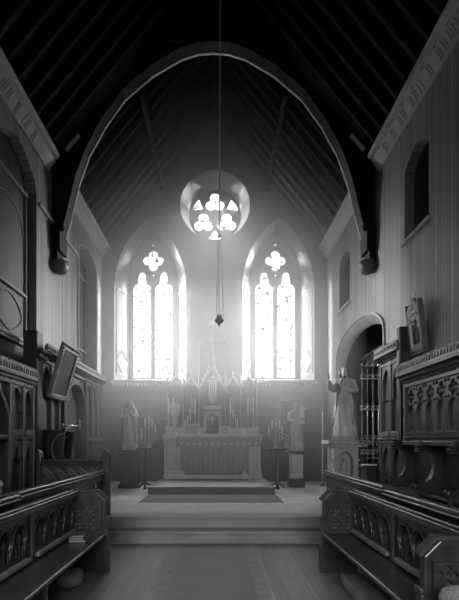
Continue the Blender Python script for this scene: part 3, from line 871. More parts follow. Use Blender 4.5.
def head(b, H, cx=0, cy=0, z=.93, tilt=0):
    n = 20; R0 = []
    # (dz, rx, ry, yoff) around the head centre, forward is -y
    prof = [(-.085,.012,.012,-.012),(-.078,.026,.028,-.018),(-.06,.036,.042,-.012),(-.035,.043,.052,-.004),(-.005,.047,.056,0),(.025,.048,.058,.003),(.05,.041,.050,.004),(.066,.026,.032,.004),(.073,.006,.008,.004)]
    for dz,rx,ry,yo in prof:
        r = []
        for i in range(n):
            a = 2*PI*i/n
            x = rx*math.cos(a); y = ry*math.sin(a)
            front = max(0,-math.sin(a))
            if front > .98 and -.04 < dz < .0: y -= .014                    # nose
            if .7 < front < .93 and -.01 < dz < .03: y += .008              # eye sockets
            if front > .9 and -.07 < dz < -.05: y -= .004                   # lips
            r.append(Vector((cx+x, cy+yo+y, z+dz))*H)
        R0.append(r)
    b.loft(R0)
    for sg in (-1,1):                                                       # ears, eyeballs
        b.ball(Vector((cx+sg*.048,cy+.006,z-.008))*H,.007*H,.012*H,.018*H,n=8,m=5)
        b.ball(Vector((cx+sg*.018,cy-.047,z+.008))*H,.0075*H,n=8,m=5)
    b.ball(Vector((cx,cy-.053,z-.048))*H,.013*H,.006*H,.005*H,n=8,m=4)
ROBE = [(0,.150,.125,.11,7,0.,0,0),(.03,.145,.12,.15,7,.2,0,0),(.25,.128,.10,.13,7,.9,0,0),(.45,.118,.092,.085,7,1.8,0,0),(.60,.100,.080,.045,7,2.6,0,0),(.72,.108,.076,.035,7,3.0,0,0),(.80,.118,.066,.01,7,3.2,0,0),(.83,.088,.055,.0,7,3.2,0,0),(.845,.045,.042,0,7,3.2,0,0),(.87,.034,.036,0,7,3.2,0,0)]
def arm(b, H, pts, rs=(.048,.045,.04,.03)):
    b.tube([Vector(p)*H for p in pts],[r*H for r in rs],10)
def mantle(b, H, keys, a0, a1, n=30, amp=.05, k=7, th=.012):
    """partial cloak: keys (z, rx, ry, start shift) swept from angle a0 to a1, closed to a thin shell"""
    rings = []
    for z,rx,ry,sh,ph in keys:
        o = []; i_ = []
        for i in range(n+1):
            a = a0+sh+(a1-a0)*i/n
            f = 1+amp*math.sin(k*a+ph)
            o.append(Vector((rx*f*math.cos(a),ry*f*math.sin(a),z))*H)
            i_.append(Vector(((rx*f-th)*math.cos(a),(ry*f-th)*math.sin(a),z))*H)
        rings.append(o+list(reversed(i_)))
    b.loft(rings)

# --- Sacred Heart type statue on a pedestal by the right arch
K = 12.3; sK = K/600
base = P(345,440.5,K); H = 75*sK/1.02
pd = thing('statue_pedestal','grey carved stone pedestal with a gothic niche under the large right statue','pedestal',(base.x,base.y,ZS))
x = base.x; y = base.y; zt = base.z
MB().box(x-.42,x+.42,y-.30,y+.26,zt-.075,zt).box(x-.36,x+.36,y-.26,y+.24,zt-.13,zt-.075).build('top_slab','stone',pd,bevel=.012)
b = MB(); b.prism([rect(x-.29,x+.20,ZS+.1,zt-.13), parch(x-.19,x+.10,zt-.85,zt-.42,zt-.22,8)], frontal(y+.1), 0, .32); b.box(x-.29,x+.20,y-.02,y+.2,ZS+.1,zt-.13)
b.build('body','stone',pd,bevel=.01)
b = MB(); b.tube([(x-.05,y-.12,zt-.85),(x-.05,y-.12,zt-.55),(x-.05,y-.13,zt-.40)],[.09,.07,.02],10); b.ball((x-.05,y-.12,zt-.38),.04,n=10,m=6); b.ball((x-.12,y-.14,zt-.62),.04,n=8,m=6); b.ball((x+.02,y-.14,zt-.66),.05,n=8,m=6)
b.build('niche_carving','statue_mid',pd,smooth=True)
MB().box(x-.34,x+.25,y-.27,y+.25,ZS,ZS+.1).build('plinth','stone',pd,bevel=.01)
b = MB()
for dz in (.3,.42,.54,.66):
    for sx_ in (-.30,.21): b.ball((x+sx_,y-.2,ZS+.1+dz),.03,n=8,m=5)
b.build('crockets','stone',pd,smooth=True)

sh = thing('sacred_statue','large pale robed bearded statue with raised hand standing on the stone pedestal','statue',(x,y,zt),rotz=-.5)
MB().box(-.24,.24,-.20,.18,0,.075).box(-.21,.21,-.17,.16,.075,.09).build('base','stone',sh,bevel=.01,local=True)
Z0 = .09; H -= Z0
b = MB(); b.loft(statue_rings(H, interp(ROBE,44)))
arm(b,H,[(-.095,0,.79),(-.16,-.03,.68),(-.185,-.10,.70),(-.20,-.15,.80)],(.046,.05,.045,.03))
hand(b,Vector((-.203,-.16,.835))*H,(-.1,-.15,1),(0,1,.1),.062*H*1.3)
arm(b,H,[(.10,0,.79),(.15,-.04,.65),(.10,-.10,.64),(.03,-.125,.68)],(.046,.052,.045,.03))
hand(b,Vector((.005,-.125,.70))*H,(-1,0,.6),(0,1,.1),.062*H*1.3)
for k in range(9):                              # deep drapery ridges falling across the front
    a0 = math.radians(-165+k*17); path = []
    for j in range(9):
        t = j/8; z = .60-.585*t; a = a0+math.radians(34*t*(1 if k%2 else .6))
        rx = .098+.052*t; ry = .082+.043*t
        path.append(Vector((rx*1.03*math.cos(a), ry*1.06*math.sin(a), z))*H)
    b.tube(path,[H*q for q in (.004,.012,.016,.018,.019,.019,.02,.02,.016)],7)
for k in range(5):                              # sash of cloth drawn over the shoulder to the hip
    path = []
    for j in range(9):
        t = j/8; a = math.radians(-30-110*t-6*k); z = .79-.045*k-.30*t+.03*math.sin(3*t)
        path.append(Vector((.118*math.cos(a), .098*math.sin(a), z))*H)
    b.tube(path,[H*.013]*9,7)
head(b,H,0,-.01,.925)
for sg in (-1,1): b.tube([Vector((sg*.04,-.09,.012))*H,Vector((sg*.045,-.165,.012))*H],[.03*H,.022*H],8)
b.xf(Matrix.Translation((0,0,Z0))); b.build('figure','statue_pale',sh,smooth=True,local=True)
b = MB()                                       # hair and beard
b.ball(Vector((0,.008,.952))*H,.058*H,.060*H,.060*H,n=16,m=8)
for sg in (-1,1): b.tube([Vector((sg*.042,-.02,.965))*H,Vector((sg*.056,-.012,.89))*H,Vector((sg*.062,-.012,.82))*H],[.022*H,.028*H,.016*H],8)
b.tube([Vector((0,-.045,.865))*H,Vector((0,-.05,.845))*H,Vector((0,-.045,.82))*H],[.028*H,.026*H,.008*H],8)
b.xf(Matrix.Translation((0,.004,Z0))); b.build('hair_and_beard','statue_low',sh,smooth=True,local=True)
b = MB()
keys = [(.10+.0*i,)+() for i in range(0)]
ks = []
for i in range(22):
    t = i/21; z = .16+.66*t
    rx = .150-.03*t+(.01 if t < .3 else 0); ry = .128-.05*t
    ks.append((z,rx+.006,ry+.012,-.9+1.3*t,6*t))
mantle(b,H,ks,PI*.05,PI*1.35,amp=.085,k=6)
b.xf(Matrix.Translation((0,0,Z0))); b.build('mantle','statue_low',sh,smooth=True,local=True)
b = MB(); b.ball(Vector((.02,-.088,.735))*H,.02*H,.012*H,.024*H,n=10,m=6); b.xf(Matrix.Translation((0,0,Z0))); b.build('heart_emblem','gilt',sh,smooth=True,local=True)

# --- left statue, veiled, hands joined
K = 14.7; sK = K/600
base = P(129.5,450,K); H = 50*sK
x, y, zt = base.x, base.y, base.z
pd = thing('statue_pedestal','tall plain dark pedestal under the veiled statue left of the altar','pedestal',(x,y,ZS))
MB().box(x-.19,x+.19,y-.17,y+.17,ZS+.1,zt-.06).build('shaft','panel_oak',pd,bevel=.01)
MB().box(x-.24,x+.24,y-.22,y+.22,zt-.06,zt).box(x-.21,x+.21,y-.19,y+.19,zt-.1,zt-.06).build('top_slab','panel_oak',pd,bevel=.01)
MB().box(x-.24,x+.24,y-.22,y+.22,ZS,ZS+.1).build('plinth','panel_oak',pd,bevel=.01)
ms = thing('veiled_statue','veiled praying statue in long robes on the pedestal left of the altar','statue',(x,y,zt),rotz=.15)
b = MB(); b.loft(statue_rings(H, interp(ROBE,40)))
for sg in (-1,1): arm(b,H,[(sg*.10,0,.79),(sg*.145,-.03,.66),(sg*.09,-.11,.66),(sg*.015,-.14,.74)])
hand(b,Vector((-.008,-.14,.765))*H,(.1,-.05,1),(1,0,0),.06*H*1.2); hand(b,Vector((.008,-.14,.765))*H,(-.1,-.05,1),(-1,0,0),.06*H*1.2)
head(b,H,0,-.01,.925); b.build('figure','statue_mid',ms,smooth=True,local=True)
b = MB(); ks = []
for i in range(26):
    t = i/25; z = .12+.885*t
    if z < .80: rx = .165-.03*t; ry = .135-.03*t
    else:
        q = (z-.80)/.205; rx = .132*(1-q)**.55*(1-.15*math.sin(q*PI))+.004; ry = .10*(1-q)**.5+.01
    ks.append((z,rx,ry,0,3*t))
mantle(b,H,ks,-PI*.28,PI*1.28,amp=.03,k=8); b.build('veil','statue_low',ms,smooth=True,local=True)

# --- right statue, man carrying a child
K = 14.9; sK = K/600
base = P(296,450.5,K); H = 48*sK
x, y, zt = base.x, base.y, base.z
pd = thing('statue_pedestal','pale pillar pedestal with moulded slab under the statue right of the altar','pedestal',(x,y,ZS))
MB().box(x-.15,x+.15,y-.15,y+.15,ZS+.22,zt-.08).build('shaft','stone',pd,bevel=.02)
MB().box(x-.22,x+.22,y-.2,y+.2,zt-.05,zt).box(x-.18,x+.18,y-.17,y+.17,zt-.09,zt-.05).build('top_slab','panel_oak',pd,bevel=.01)
MB().box(x-.19,x+.19,y-.19,y+.19,ZS,ZS+.22).build('plinth','panel_oak',pd,bevel=.01)
js = thing('child_bearing_statue','robed statue holding a small child on the pillar right of the altar','statue',(x,y,zt),rotz=-.1)
b = MB(); b.loft(statue_rings(H, interp(ROBE,40)))
arm(b,H,[(.10,0,.79),(.15,-.03,.66),(.14,-.11,.64),(.09,-.16,.65)]); hand(b,Vector((.075,-.17,.655))*H,(-1,-.2,.1),(0,0,1),.06*H*1.2)
arm(b,H,[(-.10,0,.79),(-.155,-.02,.66),(-.10,-.12,.60),(-.06,-.15,.62)]); hand(b,Vector((-.045,-.155,.63))*H,(1,-.1,.1),(0,0,1),.06*H*1.2)
head(b,H,-.01,-.01,.925); b.build('figure','statue_mid',js,smooth=True,local=True)
b = MB(); b.ball(Vector((-.01,.006,.95))*H,.054*H,.056*H,.056*H); b.tube([Vector((-.01,-.045,.865))*H,Vector((-.01,-.045,.825))*H],[.026*H,.01*H],8); b.build('hair_and_beard','statue_dark',js,smooth=True,local=True)
b = MB(); h2 = H*.42
b.loft(statue_rings(h2, interp(ROBE,20), 24)); head(b,h2,0,-.01,.925)
for sg in (-1,1): arm(b,h2,[(sg*.10,0,.79),(sg*.17,-.06,.70),(sg*.16,-.14,.74)],(.05,.05,.035)); 
b.xf(Matrix.Translation(Vector((.115,-.10,.55))*H)); b.build('child','statue_pale',js,smooth=True,local=True)
b = MB(); ks = []
for i in range(20):
    t = i/19; ks.append((.12+.68*t,.160-.035*t,.135-.05*t,.9-1.1*t,5*t))
mantle(b,H,ks,-PI*.2,PI*1.0,amp=.04,k=8); b.build('mantle','statue_low',js,smooth=True,local=True)

# ================================================================== ALTAR
YA = 10.85; sA = 15.5/600
al = thing('high_altar','pale stone high altar with colonnettes and dark frontal beneath the windows','altar',(-.115,YA,.52))
xa, xb = -1.36, 1.14
MB().box(xa-.02,xb+.02,YA-.04,YA+.56,1.54,1.60).box(xa-.05,xb+.05,YA-.07,YA+.56,1.60,1.655).build('mensa','pale_stone',al,bevel=.01)
MB().box(xa+.05,xb-.05,YA+.1,YA+.5,.52,1.54).build('core','stone',al)
for (u0,u1) in ((xa,xa+.5),(xb-.16,xb)):
    MB().box(u0-.02,u1+.02,YA-.05,YA+.5,.52,.66).box(u0,u1,YA-.03,YA+.5,.66,.73).build('plinth','pale_stone',al,bevel=.012)
def colonnette(x, y, z0, z1, r, parent, m='pale_stone', name='colonnette'):
    h = z1-z0
    MB().lathe([(r*1.7,0),(r*1.7,.03),(r*1.3,.05),(r*1.35,.07),(r,.09),(r,h-.13),(r*1.25,h-.12),(r*1.1,h-.10),(r*1.7,h-.03),(r*1.8,h)],(x,y,z0),12).build(name,m,parent,smooth=False)
for px in (165,174.8): colonnette(PX(px,15.4),YA+.02,.73,1.54,.035,al)
for px in (244.5,259.5): colonnette(PX(px,15.4),YA+.02,.73 if px > 250 else .66,1.54 if px > 250 else 1.36,.035,al)
MB().box(PX(242,15.4),PX(247.5,15.4),YA-.03,YA+.05,.52,.66).build('plinth','pale_stone',al,bevel=.01)
# frontal: pleated cloth
b = MB(); n = 90; u0, u1 = PX(180.5,15.5), PX(249,15.5); rows = []
for z in (.62,.9,1.2,1.52):
    rows.append([Vector((u0+(u1-u0)*i/n, YA-.022+.006*math.sin(i*.95)+.006*math.sin(i*.33), z)) for i in range(n+1)])
ring = [r+[p+Vector((0,.02,0)) for p in reversed(r)] for r in rows]
b.loft(ring); b.build('frontal','frontal',al,smooth=True)
MB().box(u0,u1,YA-.045,YA+.05,.53,.62).build('base_step','pale_stone',al,bevel=.01)
b = MB(); k = 13
for i in range(k):
    c = u0-.05+(u1-u0+.3)*(i+.5)/k; f = frontal(YA-.085)
    if i%3 == 0: b.prism([rect(c-.035,c+.035,1.40,1.47),rect(c-.02,c+.02,1.415,1.455)], f, 0, .006)
    elif i%3 == 1: b.prism([circ(c,1.435,.038,12),circ(c,1.435,.02,10)], f, 0, .006)
    else: b.prism([foil(c,1.435,4,.02,.018)], f, 0, .006)
sup = MB().box(u0-.10,u1+.28,YA-.085,YA-.072,1.36,1.6).build('superfrontal','frontal',al)
b.build('embroidered_emblems','emblem',sup)
cl_ = MB().box(xa-.055,xb+.055,YA-.074,YA+.30,1.656,1.663)

tag(cl_.build('altar_cloth','linen'),'white linen cloth covering the top of the high altar','altar cloth')

# reredos
sR = 16.3/600; YR = 11.45
rd = thing('reredos','gothic reredos of gabled niches with a tall central spire behind the altar','reredos',(-.115,YR+.2,.52))
def RX(px): return (px-217)*sR
def RZ(py): return 1.5+(441-py)*sR
MB().box(RX(165),RX(259),YR,YR+.30,.52,1.85).build('gradine','stone',rd,bevel=.01)
MB().box(RX(164.5),RX(259.5),YR-.02,YR+.30,1.80,1.86).build('gradine_shelf','pale_stone',rd,bevel=.01)
cols = [167,183,199,225,241,257]
MB().box(RX(166),RX(258),YR+.22,YR+.30,1.86,2.95).build('back_panel','niche_dark',rd)
for px in cols:
    r = .024; x = RX(px)
    colonnette(x,YR+.12,1.86,RZ(388),r,rd,'reredos')
    top = RZ(366 if px in (199,225) else 374)
    b = MB(); b.box(x-.035,x+.035,YR+.08,YR+.16,RZ(388),RZ(382)); b.lathe([(.04,0),(.035,.05),(.0015,top-RZ(382))],(x,YR+.12,RZ(382)),6)
    for q in range(4): b.ball((x+.03*(1-q/5),YR+.1,RZ(382)+.06+q*.06),.012,n=6,m=4); b.ball((x-.03*(1-q/5),YR+.1,RZ(382)+.06+q*.06),.012,n=6,m=4)
    b.build('pinnacle','reredos',rd)
def gable(p0,p1,py,pf,foilr,nm='gable'):
    x0,x1 = RX(p0),RX(p1); c = (x0+x1)/2; zt = RZ(py); zf = RZ(pf)
    outl = [(x0,zf-.12),(x0+.05,zf-.12)]
    w = (x1-x0)/2
    hole = parch(x0+.03,x1-.03,zf-.14,zf-.02,zf+(zt-zf)*.38,8)
    outer_ = [(x0,zf-.139),(x1,zf-.139),(x1,zf),(c,zt),(x0,zf)]
    hole = [(p[0],max(p[1],zf-.139+.001)) for p in hole]
    lp = [outer_,hole]
    if foilr: lp.append(foil(c,zf+(zt-zf)*.58,3,foilr*.5,foilr*.45))
    g = MB().prism(lp, frontal(YR+.16), 0, .05).build(nm,'reredos',rd)
    b = MB()
    for sg in (-1,1):
        a0 = Vector((c+sg*w,YR+.10,zf)); a1 = Vector((c,YR+.10,zt))
        b.tube([a0,a1],.018,6)
        for q in range(1,6):
            p = a0.lerp(a1,q/6); b.ball(p+Vector((sg*.02,0,.02)),.02,n=6,m=4)
    b.tube([(c,YR+.1,zt),(c,YR+.1,zt+.16)],[.02,.008],6); b.ball((c,YR+.1,zt+.12),.03,n=8,m=5)
    b.build('crocketed_edge','linen',g)
for a,c in ((167,183),(183,199),(225,241),(241,257)): gable(a,c,376,388,.05)
gable(199,225,362,389,.10,'central_gable')
# niche statuettes row is dark: throne lantern, crossbar and tabernacle in the middle bay
c = RX(212.5)
ln = MB(); 
for k in range(6):
    a = 2*PI*k/6+.3; ln.tube([(c+.10*math.cos(a),YR+.12+.10*math.sin(a),RZ(398)),(c+.10*math.cos(a),YR+.12+.10*math.sin(a),RZ(379))],.012,6)
ln.lathe([(.11,0),(.13,.02),(.11,.04)],(c,YR+.12,RZ(399)),6); ln.lathe([(.12,0),(.13,.02),(.02,.14),(.003,.22)],(c,YR+.12,RZ(379)),6); ln.lathe([(.05,0),(.07,.05),(.10,.10)],(c,YR+.12,RZ(403)),6)
ln.build('throne_lantern','gilt',rd)
MB().box(RX(203),RX(221),YR-.02,YR+.2,RZ(409),RZ(405.5)).build('throne_shelf','pale_stone',rd,bevel=.012)
x0,x1 = RX(203.5),RX(221.5)
MB().prism([rect(x0,x1,1.66,RZ(411)),parch(x0+.07,x1-.07,1.70,2.0,RZ(413.5))], frontal(YR+.02), 0, .10).build('tabernacle_front','reredos',rd,bevel=.008)
MB().prism([parch(x0+.05,x1-.05,1.68,2.0,RZ(412.5))], frontal(YR+.0), 0, .02).build('tabernacle_door','niche_dark',rd)
b = MB(); zc = RZ(420); b.box(c-.012,c+.012,YR-.04,YR-.02,zc-.12,zc+.12); b.box(c-.07,c+.07,YR-.04,YR-.02,zc+.02,zc+.045); b.build('tabernacle_cross','gilt',rd)
# spire and hood above the centre
b = MB(); b.lathe([(.09,0),(.075,.2),(.03,.75),(.012,1.1),(.03,1.13),(.03,1.17),(.004,1.3)],(c,YR+.14,RZ(366)),8); b.build('spire','reredos',rd)
b = MB(); b.box(RX(200),RX(225),YR+.24,YR+.34,RZ(389),RZ(337)); b.build('hood_panel','niche_dark',rd,bevel=.01)
b = MB(); b.box(RX(199),RX(226),YR+.2,YR+.35,RZ(340.5),RZ(337)); b.box(RX(199),RX(226),YR+.2,YR+.35,RZ(356),RZ(354)); b.build('hood_cornice','panel_oak',rd,bevel=.008)
# bay niches: small saints in the side bays
for px in (191,233):
    x = RX(px); hh = .42
    b = MB(); b.loft(statue_rings(hh, interp(ROBE,16),20)); head(b,hh); b.xf(Matrix.Translation((x,YR+.14,2.36))); b.box(x-.09,x+.09,YR+.07,YR+.22,2.30,2.36)
    b.build('niche_figure','reredos',rd,smooth=True)

# candlesticks on the shelf
def candlestick(px, zb, zm, zt, label, y=YR+.04, grp='tall altar candlesticks', m='brass'):
    x = RX(px); t = thing('candlestick',label,'candlestick',(x,y,zb),grp)
    h = zm-zb
    MB().lathe([(.055,0),(.05,.02),(.02,.05),(.014,.3*h),(.026,.36*h),(.014,.42*h),(.011,.85*h),(.035,.95*h),(.035,h)],(x,y,zb),12).build('stem',m,t,smooth=True)
    MB().lathe([(.016,0),(.016,zt-zm-.01),(.006,zt-zm)],(x,y,zm),10).build('candle','wax',t)
    return t
for px,lab in ((168.5,'tall altar candlestick at the far left end of the shelf'),(173,'tall altar candlestick second from the left end of the shelf'),(195,'tall altar candlestick just left of the central throne'),(230.5,'tall altar candlestick just right of the central throne'),(248,'tall altar candlestick second from the right end of the shelf'),(253.5,'tall altar candlestick at the far right end of the shelf')):
    candlestick(px,1.86,2.26,2.68,lab)
def branch(pxs, tops, x, y, zb, label, sc=sR, grp='branched candelabra', foot=.07, cup=None):
    t = thing('candelabrum',label,'candelabrum',(x,y,zb),grp)
    zc = min(tops)-.28
    b = MB(); b.lathe([(foot,0),(foot*.9,.02),(.02,.05),(.014,.12),(.024,.15),(.012,.18),(.012,max(.2,zc-zb))],(x,y,zb),10)
    for xx,zt in zip(pxs,tops):
        zm = zt-.22
        path = [(x,y,zc-.10),((x+xx)/2,y,zc-.13+abs(xx-x)*.1),(xx,y,zc-.05),(xx,y,zm)] if abs(xx-x) > .01 else [(x,y,zc-.1),(x,y,zm)]
        b.tube(path,.008,6); b.lathe([(.008,0),(.026,.02),(.024,.03)],(xx,y,zm-.02),8)
    b.build('branches','brass',t,smooth=True)
    for xx,zt in zip(pxs,tops): MB().lathe([(.013,0),(.013,.20),(.005,.22)],(xx,y,zt-.22),8).build('candle','wax',t)
    return t
for pxs,lab in (((185,187.5,190),'short stepped candelabrum in the bay left of the throne'),((233,235.3,237.6),'short stepped candelabrum in the bay right of the throne')):
    tp = [2.10,2.2,2.3] if pxs[0] < 200 else [2.35,2.25,2.12]
    branch([RX(p) for p in pxs], tp, RX(pxs[1]), YR+.05, 1.86, lab, grp='small shelf candelabra')
# altar cards, vessel, missal
def card(px0,px1,py0,py1,label):
    s = 15.9/600; x0,x1 = PX(px0,15.9),PX(px1,15.9); z0 = 1.664; z1 = PZ(py0,15.9)
    t = thing('altar_card',label,'altar card',((x0+x1)/2,YA+.27,z0),'altar cards')
    MB().prism([rect(x0,x1,z0,z1),rect(x0+.02,x1-.02,z0+.02,z1-.02)], frontal(YA+.30), 0, .02).build('frame','gilt',t)
    MB().prism([rect(x0+.02,x1-.02,z0+.02,z1-.02)], frontal(YA+.298), 0, .01).build('printed_sheet','paper',t)
card(184,199,424,436,'pale framed altar card leaning left of the tabernacle')
card(219.5,229,426,436,'pale framed altar card leaning right of the tabernacle')
b = MB(); x = PX(243.7,15.6); b.lathe([(.04,0),(.04,.01),(.05,.04),(.06,.11),(.05,.14),(.03,.16),(.0,.17)],(x,YA+.06,1.664),14)
tag(b.build('covered_vessel','linen',smooth=True),'small white covered vessel standing on the right half of the altar','vessel')
# kneeling angel on the left end of altar
x = PX(174.8,15.7)
an = thing('angel_statuette','small pale winged angel on a column at the left end of the altar','statuette',(x,YA+.12,1.664))
colonnette(x,YA+.12,1.664,2.02,.045,an,'pale_stone','column')
hh = .5; b = MB(); b.loft(statue_rings(hh, interp(ROBE,20),24)); head(b,hh)
for sg in (-1,1): arm(b,hh,[(sg*.10,0,.79),(sg*.15,-.06,.66),(sg*.05,-.14,.72)],(.05,.045,.035))
b.xf(Matrix.Translation((x,YA+.12,2.02))); b.build('figure','pale_stone',an,smooth=True)
b = MB()
for sg in (-1,1):
    b.prism([[(x+sg*.02,2.34),(x+sg*.09,2.50),(x+sg*.13,2.42),(x+sg*.11,2.2),(x+sg*.06,2.1)]], frontal(YA+.19), 0, .02)
b.build('wings','pale_stone',an,bevel=.005)
# flowers
def flowers(x, y, zb, label, sc=1., pale=True, nn=9):
    t = thing('flower_vase',label,'flowers',(x,y,zb),'vases of flowers')
    MB().lathe([(.035*sc,0),(.05*sc,.03*sc),(.045*sc,.09*sc),(.02*sc,.13*sc),(.035*sc,.17*sc)],(x,y,zb),12).build('vase','brass',t,smooth=True)
    b = MB(); c = MB(); rnd = random.Random(label)
    for i in range(nn):
        a = rnd.random()*2*PI; r = rnd.random()*.10*sc; h = (.24+rnd.random()*.14)*sc
        p = Vector((x+r*math.cos(a),y+r*math.sin(a)*.6,zb+h))
        b.tube([(x,y,zb+.16*sc),p],.004,4)
        for q in range(3):
            l = Vector((x,y,zb+.16*sc)).lerp(p,.4+.25*q); aa = rnd.random()*2*PI; e = l+Vector((math.cos(aa)*.05,math.sin(aa)*.05,.03))*sc
            s1 = Vector((-math.sin(aa),math.cos(aa),0))*.012*sc; m_ = l.lerp(e,.5)
            v = [b.bm.verts.new(k) for k in (l,m_+s1,e,m_-s1)]; b._f(v)
        for q in range(5):
            aa = q*2*PI/5; c.ball(p+Vector((math.cos(aa)*.016,math.sin(aa)*.016,0))*sc,.014*sc,.014*sc,.009*sc,n=6,m=4)
        c.ball(p+Vector((0,-.004,.006))*sc,.012*sc,n=6,m=4)
    b.build('stems_and_leaves','leaf',t); c.build('blossoms','petal' if pale else 'leaf',t,smooth=True)
flowers(RX(164.6)+.05,YR+.19,1.86,'vase of flowers at the left end of the altar shelf')
flowers(RX(257.6)-.03,YR+.19,1.86,'vase of pale flowers at the right end of the altar shelf')

# ---- side tables with five-light candelabra
K = 14.2; s = K/600
xt = PX(145.5,K); yt = DF*K; zt = PZ(448,K)
tb = thing('candle_table','small dark table with iron foot beside the veiled statue','table',(xt,yt,ZS))
MB().box(xt-.19,xt+.19,yt-.15,yt+.15,zt-.035,zt).build('table_top','panel_oak',tb,bevel=.006)
b = MB(); b.lathe([(.03,0),(.02,.1),(.035,.35),(.018,.4),(.018,zt-ZS-.1),(.05,zt-ZS-.035)],(xt,yt,ZS+.0),10)
b.build('pillar','iron',tb,smooth=True)
for k in range(3):
    a = 2*PI*k/3-PI/2
    b = MB(); b.tube([(xt,yt,ZS+.16),(xt+.12*math.cos(a),yt+.12*math.sin(a),ZS+.10),(xt+.2*math.cos(a),yt+.2*math.sin(a),ZS+.015)],[.02,.016,.014],8); b.build('leg','iron',tb,smooth=True)
branch([PX(p,K) for p in (141.8,145.4,149.3,152.3,155.3)],[PZ(p,K) for p in (428.5,418,414.5,418.5,424)],PX(149.2,K),yt-.05,zt,'five-light candelabrum with unlit candles beside the veiled statue')
flowers(PX(135.5,14.3),DF*14.1,PZ(450,14.7)-.0,'dark little vase of flowers at the feet of the veiled statue',.8,False,7) if False else None
K = 14.3; xt = PX(277.5,K); yt = DF*K; zt = PZ(448.2,K)
tb = thing('candle_table','small table on a turned pillar right of the altar platform','table',(xt,yt,ZS))
MB().box(xt-.25,xt+.25,yt-.17,yt+.17,zt-.03,zt).build('table_top','panel_oak',tb,bevel=.006)
h = zt-ZS-.03
MB().lathe([(.06,0),(.06,.05),(.03,.09),(.05,.2),(.025,.26),(.04,.42),(.02,.5),(.045,.68),(.02,.76),(.035,h-.04),(.07,h)],(xt,yt,ZS),12).build('pillar','panel_oak',tb,smooth=True)
for k in range(3):
    a = 2*PI*k/3-PI/2
    b = MB(); b.tube([(xt+.03*math.cos(a),yt+.03*math.sin(a),ZS+.12),(xt+.13*math.cos(a),yt+.13*math.sin(a),ZS+.09),(xt+.22*math.cos(a),yt+.22*math.sin(a),ZS+.018)],[.03,.022,.018],8); b.build('leg','panel_oak',tb,smooth=True)
branch([PX(p,K) for p in (268.5,271.8,275.3,279,281.6)],[PZ(p,K) for p in (425,419.5,417.5,419.5,425)],PX(275.2,K),yt-.06,zt,'five-light candelabrum with unlit candles on the table right of the altar')
flowers(PX(285.5,K),yt-.05,zt,'slender vase of flowers at the right edge of the candle table',.85,True,6)
# wall bracket lamp behind
bl = thing('wall_bracket','thin metal wall bracket with curved arm between the right window and the statue','bracket',(PX(281,16.8),YB,2.0))
b = MB(); xx = PX(280.5,16.8); b.tube([(xx,YB-.05,PZ(430,16.8)),(xx,YB-.05,PZ(402,16.8))],.012,6); b.tube([(xx,YB-.05,PZ(403,16.8)),(xx+.1,YB-.08,PZ(400,16.8)),(xx+.26,YB-.1,PZ(401.5,16.8))],.012,6); b.tube([(xx,YB-.05,PZ(415,16.8)),(xx,YB,PZ(415,16.8))],.012,6)
b.build('arm','brass',bl,smooth=True)
# processional staff in the corner
ps = thing('processional_staff','tall slim processional staff standing by the far right corner','staff',(PX(322.5,15.3),DF*15.3,ZS))
xx = PX(322.5,15.3); yy = DF*15.3
MB().lathe([(.06,0),(.06,.03),(.016,.06),(.014,1.9)],(xx,yy,ZS),8).build('pole','brass',ps,smooth=True)
b = MB(); b.ball((xx,yy,ZS+1.93),.035,n=8,m=6); b.box(xx-.012,xx+.012,yy-.012,yy+.012,ZS+1.95,ZS+2.2); b.box(xx-.08,xx+.08,yy-.012,yy+.012,ZS+2.08,ZS+2.105); b.build('cross_head','brass',ps)

# ---- ornamental brass grille in front of the niche
gr = thing('brass_grille','ornamental brass grille of tall rods with leaf work beside the large right statue','grille',(2.95,7.9,ZS))
for i,px in enumerate((362,367.5,373,378.5)):
    K = 11.75-.12*i; x = PX(px,K); y = DF*K
    b = MB(); b.tube([(x,y,ZS),(x,y,PZ(366,K))],.011,8)
    for py in (377,408,440,452): 
        z = PZ(py,K); b.ball((x,y,z),.025,n=8,m=5)
        for a in range(4):
            t = PI/4+a*PI/2; b.ball((x+.045*math.cos(t)*.5,y-.045*math.cos(t),z+.045*math.sin(t)),.02,.02,.02,n=6,m=4)
    b.lathe([(.022,0),(.03,.03),(.012,.07),(.002,.12)],(x,y,PZ(367,K)),6)
    b.build('rod','brass',gr,smooth=True)
for py in (379,409,436,458): MB().tube([P(361,py,11.75),P(379,py,11.39)],.01,6).build('cross_bar','brass',gr,smooth=True)
for i in range(4):
    for j in range(2):
        c = P(364+i*4.6,443+j*9,11.7-.09*i)
        MB().tube([c+Vector((.05*math.cos(t)*.4,-.05*math.cos(t)*.3,.055*math.sin(t))) for t in [2*PI*q/12 for q in range(13)]],.007,5).build('scroll','brass',gr,smooth=True)
lt = thing('book_rest','small dark lectern with pale open book behind the right desk','lectern',(PX(371,11.2),DF*11.2,ZS))
x = PX(369,11.1); y = DF*11.1
MB().box(x-.10,x+.10,y-.10,y+.10,ZS,1.02).build('stand','dark_oak',lt,bevel=.01)
MB().box(x-.16,x+.16,y-.12,y+.12,1.02,1.05).build('rest','dark_oak',lt,bevel=.006)
bk = thing('book','pale open book lying on the small dark lectern','book',(x-.02,y,1.05)); 
MB().box(x-.13,x-.003,y-.09,y+.09,1.0505,1.072).box(x+.003,x+.12,y-.09,y+.09,1.0505,1.072).build('pages','linen',bk,bevel=.006)

